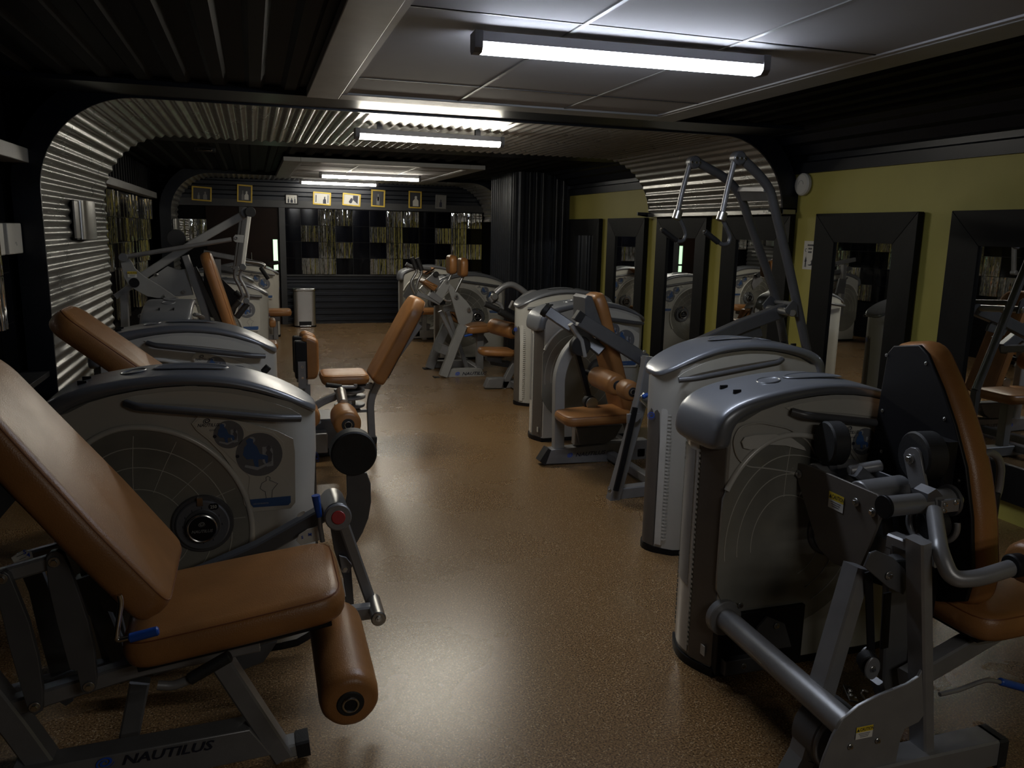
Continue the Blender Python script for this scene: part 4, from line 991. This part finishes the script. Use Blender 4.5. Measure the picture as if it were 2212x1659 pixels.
for nm, Yq, rod, col, hook, gr in (('n', YN, [(1587,345),(1583,362),(1572,405),(1560,462)], [(1562,458),(1556,477)], [(1562,476),(1570,494),(1578,512),(1574,527),(1560,529),(1551,522)], [(1552,524),(1522,500)]),
                          ('f', YFa, [(1490,353),(1486,370),(1474,412),(1464,458)], [(1466,455),(1460,474)], [(1468,472),(1478,492),(1482,508),(1476,521),(1462,522)], [(1462,520),(1430,496)])):
    p = A(rod, Yq); MB().tube(fillet(p, .05, 4), .017, 'frame', 16, scales=None).build('pull_rod', t, angle=50)
    cylp('rod_collar', t, *A(col, Yq), .030, 'steel_brushed')
    tube('hook_tube', t, hook, Yq, .0125, 'frame_dark', .05); grip('hand_grip', t, gr, Yq, .017)
    q = A(gr, Yq)[1]; dd_ = (q-A(gr, Yq)[0]).normalized(); cylp('grip_end', t, q, q+dd_*.012, .012, 'steel')
beam('lift_beam', t, [(1708,664),(1600,704),(1470,762)], 4.60, .085, .07, 'frame_dark')
cylp('pivot_shaft', t, at(1654,665,YFa+.03), at(1712,676,YN-.05), .024, 'steel_brushed')
cylp('pivot_shaft', t, at(1672,652,YFa), at(1722,658,YN), .016, 'frame_dark')
for Yq, dx in ((YN-.045, 0), (YFa-.03, -49)):
    dy = -10 if dx else 0
    plate('pivot_gusset', t, [(1714+dx,648+dy),(1722+dx,655+dy),(1725+dx,685+dy),(1712+dx,684+dy),(1700+dx,676+dy),(1697+dx,668+dy)], Yq, .014, 'frame_dark')
plate('beam_bracket', t, [(1636,702),(1645,712),(1648,726),(1600,740),(1590,720)], 4.58, .02, 'frame_dark')
MB().beam([V((2.75,4.6,.05)), V((3.6,4.6,.05))], .08, .08, F).build('base_bar', t)
MB().beam([at(1765,860,YN), V((at(1765,860,YN).x,YN,.0))], .05, .05, 'frame_dark').build('front_leg', t); MB().beam([at(1712,840,YFa), V((at(1712,840,YFa).x,YFa,.0))], .05, .05, 'frame_dark').build('front_leg', t)
MB().beam([V((3.3,4.3,.05)), V((3.3,4.9,.05))], .06, .06, F, Z).build('cross_foot', t)
MB().beam([V((2.80,3.7,.07)), V((2.80,4.62,.07))], .06, .06, F, Z).build('tie_bar', t)
flat_seat(t, 2.75, 3.1, 4.42, 4.78, .45); MB().beam([V((2.92,4.6,.05)), V((2.92,4.6,.45))], .07, .07, F).build('seat_post', t)
# ================================================================ R3 pull-over / triceps machine with twin rollers
t = thing('arm_extension_machine', 'right middle machine with two brown rollers over a tan seat and crossed dark beams', 'exercise machine', (2.4, 5.3, 0))
add_tower(t, (2.095, 5.83, 0))
YB_ = 5.20
plate('base_bar', t, [(1178,1003),(1190,972),(1400,950),(1400,994)], YB_, .09, F, .004); plate('bar_end', t, [(1166,997),(1184,969),(1191,972),(1179,1006)], YB_, .09, 'rubber')
q = at(1226,988,YB_-.001); nautilus_text('base_lettering', t, q, at(1300,981,YB_)-q, Z, .040)
beam('curved_post', t, [(1205,974),(1207,810),(1222,765),(1268,716)], YB_+.045, .075, .07, 'trim_grey', .18)
beam('seat_post', t, [(1250,958),(1252,915)], YB_+.045, .09, .07); plate('seat_box', t, [(1246,925),(1345,918),(1330,945),(1310,958),(1252,960)], YB_-.02, .12, 'frame_dark', .004)
s_ = at(1222,918,4.98); flat_seat(t, s_.x, s_.x+.52, 4.92, 5.28, at(1290,922,4.95).z, .075, .015, 'seat', .03)
MB().beam([at(1182,672,5.35), at(1255,722,5.2), at(1300,760,5.1)], .075, .06, 'frame_dark').build('cross_beam', t); cylp('beam_end', t, at(1174,667,5.36), at(1184,674,5.34), .048, 'rubber')
o = MB().beam([at(1252,690,5.05), at(1392,778,5.0)], .095, .06, 'frame_dark').build('main_beam', t, angle=30); MB().beam([at(1246,694,5.05), at(1258,676,5.05)], .07, .062, 'rubber').build('beam_end', t)
beam('bright_gusset', t, [(1232,700),(1255,735),(1262,770)], 5.12, .03, .05, 'trim_grey')
cylp('cam_disc', t, at(1256,748,5.1), at(1256,748,5.1)+Y_*.06, .07, 'rubber'); plate('cam_shell', t, [(1275,742),(1290,728),(1320,735),(1340,750),(1300,760)], 5.18, .03, 'frame')
beam('belt', t, [(1246,760),(1262,820),(1277,880)], 5.24, .035, .05, 'black'); 
c = at(1276,870,5.2); cylp('pulley', t, c-Y_*.03, c-Y_*.02, .045, 'steel_brushed'); cylp('pulley', t, c+Y_*.05, c+Y_*.0, .05, 'rubber')
# backrest
plate('back_plate', t, [(1264,690),(1264,644),(1270,638),(1279,640),(1300,700),(1296,712)], 5.06, .22, 'frame_dark', .004)
a0 = at(1352,905,5.05); a1 = at(1286,640,5.05); d = a1-a0; d.y = 0; n_ = V((d.z,0,-d.x)).normalized(); n_ = n_ if n_.x > 0 else -n_
cush('backrest', t, [a0, a0+Y_*.30, a0+d*.9+Y_*.28, a0+d+Y_*.22, a0+d+Y_*.03, a0+d*.9], n_*.085, .028, .05)
beam('back_post', t, [(1365,955),(1300,720)], 5.2, .05, .05, 'frame_dark')
r0 = at(1367,847,4.50); roller(t, r0, r0+V((0,.14,0)), .066, 'arm_roller'); roller(t, r0+V((0,.22,0)), r0+V((0,.22,0))+V((0,.36,0)), .074, 'arm_roller'); cylp('roller_axle', t, r0+V((0,.1,0)), r0+V((0,.75,0)), .02, 'black')
# front leg and foot
beam('front_leg', t, [(1402,770),(1385,860),(1322,1085)], 4.42, .07, .07, F); beam('side_strut', t, [(1372,880),(1345,1000),(1330,1060)], 4.36, .035, .02, 'black')
MB().beam([at(1395,782,4.45), at(1392,778,5.0)], .06, .06, F, Z).build('top_link', t)
beam('front_foot', t, [(1318,1066),(1400,1056),(1450,1050)], 4.44, .075, .08, F)
plate('adjust_plate', t, [(1356,895),(1384,892),(1386,902),(1376,912),(1356,915)], 4.36, .02, F); 
tube('lever_rod', t, [(1392,850),(1382,862),(1420,900)], 4.35, .009, 'steel', .02); grip('lever_grip', t, [(1388,858),(1400,852)], 4.34, .014, 'blue')
MB().beam([V((2.45,4.46,.05)), V((2.45,5.24,.05))], .06, .06, F, Z).build('tie_bar', t)
MB().beam([V((2.7,5.2,.05)), V((2.7,5.9,.05))], .06, .06, F, Z).build('tie_bar', t)
bolts(t, ((1317,1060),(1392,760)), 4.38, NY, .009, .006)
# ================================================================ R4 machine behind it: seat, roller, curved tubes
t = thing('back_machine', 'machine with bent grey tubes, black grips, round tan seat and one roller', 'exercise machine', (2.7, 7.8, 0))
add_tower(t, (3.31, 7.42, 0), math.pi)
YQ = 8.05
s_ = at(1036,757,YQ); flat_seat(t, s_.x, s_.x+.37, YQ-.12, YQ+.2, s_.z-.05, .075, -.02, 'seat', .05)
plate('seat_mount', t, [(1052,768),(1085,772),(1083,785),(1052,780)], YQ, .1, 'frame_dark')
r0 = at(1112,716,7.95); roller(t, r0, r0+V((-.14,.38,.02)), .085, 'back_roller'); cylp('roller_ball', t, r0+V((.03,-.05,0)), r0+V((.05,-.12,0)), .05, 'frame_dark')
beam('leg', t, [(1122,765),(1085,837)], YQ, .07, .07, F); plate('foot_plate', t, [(1048,838),(1056,818),(1090,817),(1084,839)], YQ-.05, .10, F, .004)
beam('foot_bar', t, [(1085,830),(1160,828)], YQ, .08, .07, F)
tube('bent_tube', t, [(1070,634),(1085,620),(1104,613),(1122,622),(1150,645)], 7.95, .032, F, .15)
tube('bent_tube', t, [(1116,656),(1135,640),(1150,632),(1180,640)], 7.6, .034, F, .12)
cylp('tube_clamp', t, at(1062,640,7.93), at(1070,650,7.90), .045, F); c = at(1066,640,7.9); cylp('tube_clamp', t, c, c-Y_*.05, .035, 'steel_brushed')
tube('handle_tube', t, [(1070,652),(1082,658),(1086,668)], 7.9, .018, F, .05)
grip('hand_grip', t, [(1047,656),(1077,669)], 7.9, .030); grip('hand_grip', t, [(1078,672),(1112,690)], 7.85, .036)
beam('bright_clamp', t, [(1104,668),(1112,652)], 7.5, .06, .05, 'steel')
plate('foot_tie', t, [(1056,775),(1100,780),(1130,790),(1130,800),(1060,788)], 8.2, .04, 'frame_dark')
MB().beam([V((2.6,7.6,.05)), V((2.6,8.2,.05))], .07, .07, F, Z).build('tie_bar', t); MB().beam([V((2.85,7.55,.06)), at(1150,645,7.95)], .06, .06, F).build('tube_mast', t)
# ================================================================ R5 abdominal machine
t = thing('abdominal_machine', 'grey machine with two upright brown shoulder pads and slanted twin legs by the far aisle', 'exercise machine', (2.4, 9.2, 0))
add_tower(t, (2.20, 10.0, 0))
YA = 8.80
plate('link_plate', t, [(960,606),(965,603),(970,605),(972,612),(968,625),(958,643),(954,645),(947,643),(940,634)], YA-.03, .02, 'trim_grey')
plate('side_plate', t, [(973,614),(998,641),(1008,651),(1018,664),(1022,676),(1021,688),(1018,696),(994,706),(990,697),(981,664),(974,641),(968,624)], YA, .03, 'trim_grey')
plate('side_plate', t, [(957,662),(975,658),(982,672),(975,676),(972,682),(964,683),(958,672)], YA+.4, .02, 'trim_grey')
plate('rear_plate', t, [(920,604),(938,588),(945,590),(952,615),(946,628)], 9.3, .02, F); c = at(941,592,9.28); cylp('plate_hub', t, c, c-Y_*.03, .033, 'rubber')
bolts(t, ((966,610),(986,641),(1013,669)), YA-.03, NY, .018, .01)
beam('leg', t, [(1000,702),(986,735),(957,812)], YA, .095, .08, 'trim_grey'); plate('base_bar', t, [(965,815),(970,797),(1041,797),(1048,813)], YA, .10, 'trim_grey', .004)
q = at(984,811,YA-.002); nautilus_text('base_lettering', t, q, X, Z, .05); beam('leg_foot', t, [(936,815),(955,817)], YA+.03, .02, .10, 'black')
beam('leg', t, [(966,700),(948,740),(928,795)], 9.4, .10, .08, F); plate('base_bar', t, [(936,795),(944,780),(1010,779),(1018,793)], 9.4, .10, F, .004); beam('leg_foot', t, [(914,796),(930,797)], 9.4, .02, .10, 'black')
beam('foot_board', t, [(946,750),(968,759)], 9.0, .10, .3, F)
beam('inner_brace', t, [(950,672),(966,704),(980,732)], 9.05, .045, .05, F); beam('inner_brace', t, [(966,672),(988,735),(1008,795)], 9.15, .05, .05, F)
MB().beam([V((2.45,8.85,.06)), V((2.45,9.45,.06))], .07, .07, F, Z).build('tie_bar', t); MB().beam([V((2.45,9.4,.06)), V((2.45,10.1,.06))], .07, .07, F, Z).build('tie_bar', t)
for px, py, tb_ in ((971,571,[(982,562),(980,582),(968,607)]),(995,577,[(1008,566),(1003,592),(984,630)])):
    c = at(px, py, YA); w2, h2 = .048, .105
    cush('shoulder_pad', t, [c+V((-w2*.5,-.13,-h2)), c+V((-w2*.5,.10,-h2)), c+V((-w2*.5,.10,h2)), c+V((-w2*.5,-.13,h2))], X*.085, .03, .07)
    tube('pad_tube', t, tb_, YA, .016, 'steel_brushed', .08)
tube('loop_tube', t, [(958,645),(965,650),(974,650)], YA, .014, 'steel_brushed', .03)
for gr, tb_ in (([(890,556),(899,581)], [(899,580),(900,588),(888,608),(888,618),(896,634)]), ([(901,557),(911,584)], [(911,582),(911,592),(901,610),(900,626),(908,634)])):
    grip('hand_grip', t, gr, YA, .026); tube('handle_tube', t, tb_, YA, .015, 'steel_brushed', .05)
cush('chest_pad', t, [at(913,610,YA-.1), at(938,630,YA-.1), at(948,618,YA-.1), at(920,603,YA-.1)], Y_*.3, .02, .02)
beam('pad_arm', t, [(900,634),(930,645),(950,655)], YA, .05, .05, F); plate('clamp_block', t, [(926,640),(935,628),(958,648),(950,656)], YA-.04, .1, F); beam('dark_block', t, [(933,655),(960,652)], YA+.1, .05, .1, 'black')
beam('adjust_block', t, [(909,620),(920,630)], YA, .06, .05, 'steel'); 
s_ = at(1003,712,YA+.1); flat_seat(t, s_.x, at(1062,712,YA).x, YA-.05, YA+.35, at(1030,716,YA).z-.03, .09, .02); cush('back_pad', t, [at(975,692,YA+.35),at(1000,704,YA+.35),at(990,675,YA+.35),at(972,674,YA+.35)], Y_*.1, .02, .02)
beam('seat_arm', t, [(1018,718),(1040,730),(1048,742)], YA+.2, .08, .07, F); tube('lever_grip', t, [(1003,726),(1020,722)], YA-.02, .014, 'blue', 0)
MB().beam([V((s_.x+.2,YA+.15,.06)), V((s_.x+.2,YA+.15,at(1030,716,YA).z-.03))], .08, .08, F).build('seat_post', t)
# ================================================================ R6 far machine
t = thing('far_right_machine', 'farthest machine on the right side, dim housing under the checkered far panel', 'exercise machine', (2.4, 12.1, 0))
add_tower(t, (2.09, 12.05, 0))
tube('top_handle', t, [(877,570),(885,575),(900,578),(930,582)], 11.8, .03, 'frame_dark', .05); cush('arm_pad', t, [at(916,590,11.8),at(937,578,11.8),at(941,580,11.8),at(922,594,11.8)], Y_*.3, .015, .01, 'leather')
plate('side_guard', t, [(870,640),(892,600),(900,640),(885,650)], 11.7, .02, 'frame_dark'); beam('post', t, [(897,640),(900,726)], 11.8, .09, .08, F); beam('cross_rail', t, [(902,700),(928,706)], 11.8, .08, .06, 'frame_dark'); beam('base_bar', t, [(890,722),(945,720)], 11.8, .12, .08, F)
beam('post', t, [(882,650),(874,700),(880,722)], 11.85, .06, .06, 'frame_dark')
cush('seat', t, [V((2.25,11.6,.42)),V((2.6,11.6,.42)),V((2.6,11.95,.42)),V((2.25,11.95,.42))], Z*.08, .03, .06); MB().beam([V((2.4,11.8,.03)), V((2.4,11.8,.42))], .07, .07, F).build('seat_post', t)
# ================================================================ R1 foreground right: rounded-end housing, pivot frame, seat
t = thing('seated_curl_machine', 'nearest right machine with twin black round weights, caution plates and a tall back-turned backrest', 'exercise machine', (1.95, 2.2, 0))
add_tower(t, (1.555, 2.405, 0))
# connecting tube from housing
cylp('tie_flange', t, V((1.625,2.42,.25)), V((1.625,2.385,.25)), .068, 'frame'); cylp('tie_tube', t, V((1.625,2.40,.25)), V((1.60,1.70,.25)), .042, 'frame')
MB().box((1.60,2.39,.02),(1.98,2.43,.26),'black').build('housing_recess', t, bevel=.003)
MB().box((1.62,2.36,.03),(1.80,2.40,.09),'frame_dark').build('foot_bracket', t, bevel=.003); MB().prism([V((1.74,2.375,.10)),V((1.92,2.375,.10)),V((1.88,2.375,.20)),V((1.80,2.375,.24)),V((1.76,2.375,.20))], Y_*.01, 'frame_dark').build('foot_bracket', t)
bolts(t, [(1.70,2.36,.06),(1.84,2.37,.20),(1.68,2.38,.30)], 0, NY, .009, .008)
# bean-shaped clear slot moulded into the near side
sl = [(1603,955),(1610,945),(1630,940),(1673,938),(1712,947),(1738,966),(1742,974),(1698,963),(1660,961),(1622,972),(1607,968)]
YS = 2.411
MB().prism(A(sl, YS-.010), Y_*.006, 'column_clear').build('slot_window', t, bevel=.001)
ol = [(1762,985),(1748,955),(1705,925),(1640,912),(1598,922),(1584,950),(1590,985),(1612,1008),(1660,1012),(1720,1022)]
MB().tube(fillet(A(ol, YS-.004), .03, 5), .0035, 'shell', 8).build('slot_rim', t, angle=50)
# upper plates (parallel, across the aisle direction)
XP = 1.90
up_ = [atx(px, py, XP) for px, py in ((1722,1000),(1718,1012),(1722,1035),(1745,1110),(1768,1185),(1800,1218),(1836,1230),(1858,1225),(1882,1170),(1905,1110),(1906,1085),(1894,1068),(1800,1028),(1740,1003))]
MB().prism(up_, X*.010, 'strip_brown').build('upper_plate', t, bevel=.002)
MB().prism([p+X*.20+Y_*.02 for p in up_], X*.010, 'frame_dark').build('upper_plate', t, bevel=.002)
bolts(t, [atx(1727,1024,XP-.001), atx(1886,1107,XP-.001), atx(1850,1085,XP-.001)], 0, -X, .011, .012)
c_ = atx(1789,1094,XP-.001); caution('caution_sticker', t, c_, -Y_, Z, .075, .058)
for px, py, r_ in ((1760,985,.03),(1850,1000,.045)):
    c = atx(px, py, XP+.01); 
MB().cyl(V((1.91,2.10,.80)), V((2.11,2.12,.80)), .05, 'frame', 28).build('upper_tube', t, angle=40)
MB().cyl(V((1.91,2.33,.80)), V((2.10,2.35,.80)), .045, 'frame', 28).build('upper_tube', t, angle=40)
MB().beam([V((1.96,2.18,.86)), V((2.06,2.16,.78)), V((2.07,2.12,.60))], .045, .05, 'frame_dark').build('stop_arm', t); MB().cyl(V((1.95,2.20,.855)), V((2.06,2.17,.875)), .020, 'frame', 20).build('stop_pin', t, angle=40)
# weights
c0 = atx(1780,957,1.93); MB().cyl(c0, c0+V((.062,-.012,0)), .079, 'rubber', 44, .006).build('counterweight', t, angle=35)
MB().beam([c0+X*.03-Z*.02, c0+V((.05,-.02,-.16))], .035, .012, 'frame_dark').build('weight_stem', t)
c0 = atx(1972,985,2.06); MB().cyl(c0, c0+V((.075,-.01,0)), .082, 'rubber', 44, .006).build('counterweight', t, angle=35)
ln = [(1951,983),(1956,972),(1966,966),(1978,968),(1986,978),(1990,1000),(2000,1050),(1968,1056),(1962,1040)]
MB().prism([atx(px, py, 2.045) for px, py in ln], X*.012, 'frame').build('weight_link', t, bevel=.002); bolts(t, [atx(1966,992,2.044)], 0, -X, .013, .012)
# main shaft + clamp
sA, sB = at(1908,1095,1.93), at(2060,1062,1.93)
sB = V((sB.x, 1.93, sA.z)); MB().cyl(sA, sB, .033, 'frame', 32).build('pivot_shaft', t, angle=40)
MB().cyl(sA-X*.002, sA+X*.010, .037, 'black', 32, .002).build('shaft_seal', t); MB().cyl(sB-X*.02, sB+X*.028, .022, 'steel_brushed', 24).build('shaft_end', t, angle=40)
m_ = sA.lerp(sB, .80); 
MB().cyl(m_-X*.05, m_+X*.055, .040, 'frame', 32, .003).build('shaft_clamp', t, angle=40)
MB().cyl(m_+X*.035, m_+X*.047, .052, 'frame_dark', 32, .002).build('clamp_washer', t, angle=40)
MB().box((m_.x-.045,m_.y-.052,m_.z-.02),(m_.x+.03,m_.y-.036,m_.z+.022),'frame').build('clamp_plate', t, bevel=.003)
bolts(t, [(m_.x-.03,m_.y-.052,m_.z+.008),(m_.x+.012,m_.y-.052,m_.z+.012),(m_.x-.03,m_.y-.052,m_.z-.012)], 0, NY, .006, .008)
for k, dx in enumerate((-.055, .025)):
    cc = m_+V((dx, .0, -.075)); MB().ring(cc, X, .058, .010, 'frame', 32, 8, 2.2, 2.2+4.4).build('cam_ring', t, angle=60)
MB().cyl(m_+V((-.04,0,-.075)), m_+V((.015,0,-.075)), .05, 'rubber', 32).build('cam_drum', t, angle=40)
MB().prism([m_+V((-.08,-.03,.0)), m_+V((-.08,-.03,.04)), m_+V((-.05,-.03,.055)), m_+V((-.02,-.03,.03)), m_+V((-.03,-.03,.0))], Y_*.06, 'frame_dark').build('cam_hook', t)
# rail below the plates
MB().beam([V((1.925,1.98,.66)), V((2.08,1.96,.665))], .06, .07, 'frame').build('cross_rail', t)
MB().beam([V((1.925,1.95,.70)), V((1.95,1.78,.70))], .05, .05, 'frame', Z).build('cross_rail', t)
# inner pulley bracket
pl = [(1895,1190),(1930,1205),(1955,1230),(1962,1265),(1952,1285),(1920,1270),(1885,1240),(1868,1225),(1880,1195)]
plate('pulley_bracket', t, pl, 1.80, .008, 'frame_dark'); c = at(1945,1238,1.81); cylp('guide_pulley', t, c+V((.0,.0,.0)), c+V((.018,.05,0)), .042, 'rubber'); plate('pulley_bracket', t, [(x+34,y-12) for x, y in pl[:6]]+[(1930,1240)], 1.87, .008, 'frame_dark'); bolts(t, ((1920,1243),), 1.798, NY, .010, .010)
# A leg, post, lower plate, base bar
MB().beam([at(1852,1222,1.90), at(1733,1630,1.86)], .055, .075, 'frame').build('slant_leg', t, angle=30)
MB().beam([at(1733,1630,1.86), at(1700,1690,1.86)+V((0,0,0))], .055, .075, 'frame').build('slant_foot', t, angle=30)
po = at(2014,1600,1.71); pt_ = at(2003,1185,1.71); MB().beam([V((po.x,1.745,.09)), V((pt_.x,1.745,.79))], .040, .07, 'frame').build('main_post', t, angle=30)
MB().beam([V((2.03,1.98,.10)), V((1.99,1.98,.62))], .10, .03, 'frame_dark').build('inner_post', t)
MB().beam([V((1.70,1.735,.055)), V((2.20,1.735,.055))], .09, .09, 'frame').build('base_bar', t, angle=30); MB().beam([V((2.19,1.735,.05)), V((2.225,1.735,.05))], .10, .095, 'rubber').build('bar_end', t)
lp = [(1992,1448),(1985,1462),(1960,1478),(1900,1502),(1855,1525),(1822,1553),(1800,1590),(1780,1640),(1765,1690),(1920,1690),(1935,1650),(1945,1600),(1955,1575),(1985,1560),(1996,1545)]
plate('lower_plate', t, lp, 1.70, .010, 'frame')
c_ = at(1847,1598,1.698); caution('caution_sticker', t, c_, V((1,0,-.0)), Z, .060, .040)
bolts(t, ((1837,1613),(1896,1600)), 1.698, NY, .007, .007)
c = at(1815,1600,1.80); MB().cyl(c, c+Y_*.10, .105, 'frame_dark', 40).build('lower_cam', t, angle=35); MB().ring(c-Y_*.005, Y_, .095, .008, 'frame', 36).build('cam_rim', t)
# belts and lower pulley
MB().beam([at(1876,1235,1.85), at(1882,1420,1.85)], .028, .006, 'black').build('belt', t); MB().beam([at(1917,1280,1.9), at(1910,1400,1.9)], .03, .006, 'black').build('belt', t)
c = at(1882,1443,1.80); p2 = [c+X*(.026*math.cos(a))+Z*(.036*math.sin(a)) for a in [2*math.pi*i/26 for i in range(26)]]
MB().prism(p2, V((.002,-.006,0)), 'frame').build('pulley_cheek', t, bevel=.001); MB().prism([p+V((.03,.06,.0)) for p in p2], V((.002,-.006,0)), 'frame').build('pulley_cheek', t, bevel=.001)
cylp('guide_pulley', t, c+V((.004,.006,0)), c+V((.026,.05,0)), .032, 'rubber'); bolts(t, [c+V((0,-.006,0))], 0, NY, .008, .009); beam('pulley_yoke', t, [(1893,1470),(1903,1500)], 1.84, .022, .04, 'frame_dark')
c = at(1838,1505,1.80); MB().prism([c+V((-.022,-.02,.0)),c+V((.012,-.02,-.012)),c+V((.026,.03,.008)),c+V((-.008,.03,.02))], Z*.006, 'steel').build('clamp_plate', t, bevel=.001); bolts(t, [c+V((-.008,-.005,.01)), c+V((.004,.012,.012))], 0, Z, .006, .007)
tube('small_hook', t, [(1875,1520),(1860,1497),(1864,1490),(1874,1494)], 1.80, .003, 'steel', .01, 8)
# backrest seen from behind
XB = 2.20
bd = [(1915,765),(1925,750),(1940,742),(1975,742),(1995,752),(2020,800),(2060,900),(2085,1000),(2098,1150),(2100,1270),(2085,1300),(2040,1302),(2016,1295),(2014,1200),(1990,1050),(1893,1000),(1898,900)]
out = [atx(px, py, XB) for px, py in ((1917,762),(1930,747),(1985,745),(2003,765),(2035,840),(2062,920),(2085,1010),(2098,1120),(2100,1250),(2085,1300),(2010,1300))]
ys = [p.y for p in out]; far = max(ys)
out += [V((XB, 2.31, .36)), V((XB, 2.36, .60)), V((XB, 2.375, .86)), V((XB, 2.36, 1.10))]
MB().prism(out, X*.016, 'black').build('back_board', t, bevel=.004)
cy = sum(p.y for p in out)/len(out); cz = sum(p.z for p in out)/len(out)
co = [V((XB+.016, cy+(p.y-cy)*1.05, cz+(p.z-cz)*1.025)) for p in out]
cush('backrest', t, co, X*.105, .036, .05, crown=.01)
bolts(t, [atx(px, py, XB-.001) for px, py in ((1915,767),(2000,785),(1906,887),(2040,905),(1904,975),(2071,1038))], 0, -X, .005, .004)
MB().box((2.17,2.05,.75),(2.20,2.13,1.0),'black').build('back_bracket', t, bevel=.003)
MB().beam([V((2.15,2.02,.10)), V((2.17,2.02,1.0))], .05, .07, 'black').build('back_post', t)
# seat
cush('seat', t, [V((2.20,1.80,.355)), V((2.72,1.80,.37)), V((2.72,2.30,.37)), V((2.20,2.30,.355))], V((-.0027,0,.095)), .036, .10, crown=.01)
MB().beam([V((2.0,1.9,.22)), V((2.45,1.95,.33))], .07, .06, 'frame').build('seat_beam', t)
MB().prism([V((2.24,1.86,.34)),V((2.66,1.86,.35)),V((2.66,2.24,.35)),V((2.24,2.24,.34))], Z*.014, 'black').build('seat_board', t)
# swing arm tube + roller at the right edge
pts = [at(2018,1105,1.88), at(2030,1190,1.70), at(2055,1252,1.65), at(2110,1250,1.63), at(2190,1225,1.62)]
MB().tube(fillet(pts, .09, 8), .024, 'frame', 20).build('swing_tube', t, angle=50)
r0 = at(2188,1222,1.62); MB().cyl(r0-X*.01, r0+X*.03, .034, 'black', 24).build('roller_cap', t, angle=40)
roller(t, r0+V((.03,0,0)), r0+V((.34,.03,.02)), .065)
tube('side_loop', t, [(2118,1050),(2112,1005),(2118,985),(2135,976),(2155,985),(2163,1010),(2158,1055),(2150,1080)], 1.98, .013, 'frame', .03); grip('hand_grip', t, [(2151,1062),(2135,1180)], 1.98, .016)
tube('lever_rod', t, [(2030,1500),(2068,1492),(2130,1468),(2160,1473)], 1.75, .007, 'frame', .03); grip('lever_grip', t, [(2160,1472),(2240,1494)], 1.75, .0125, 'blue')
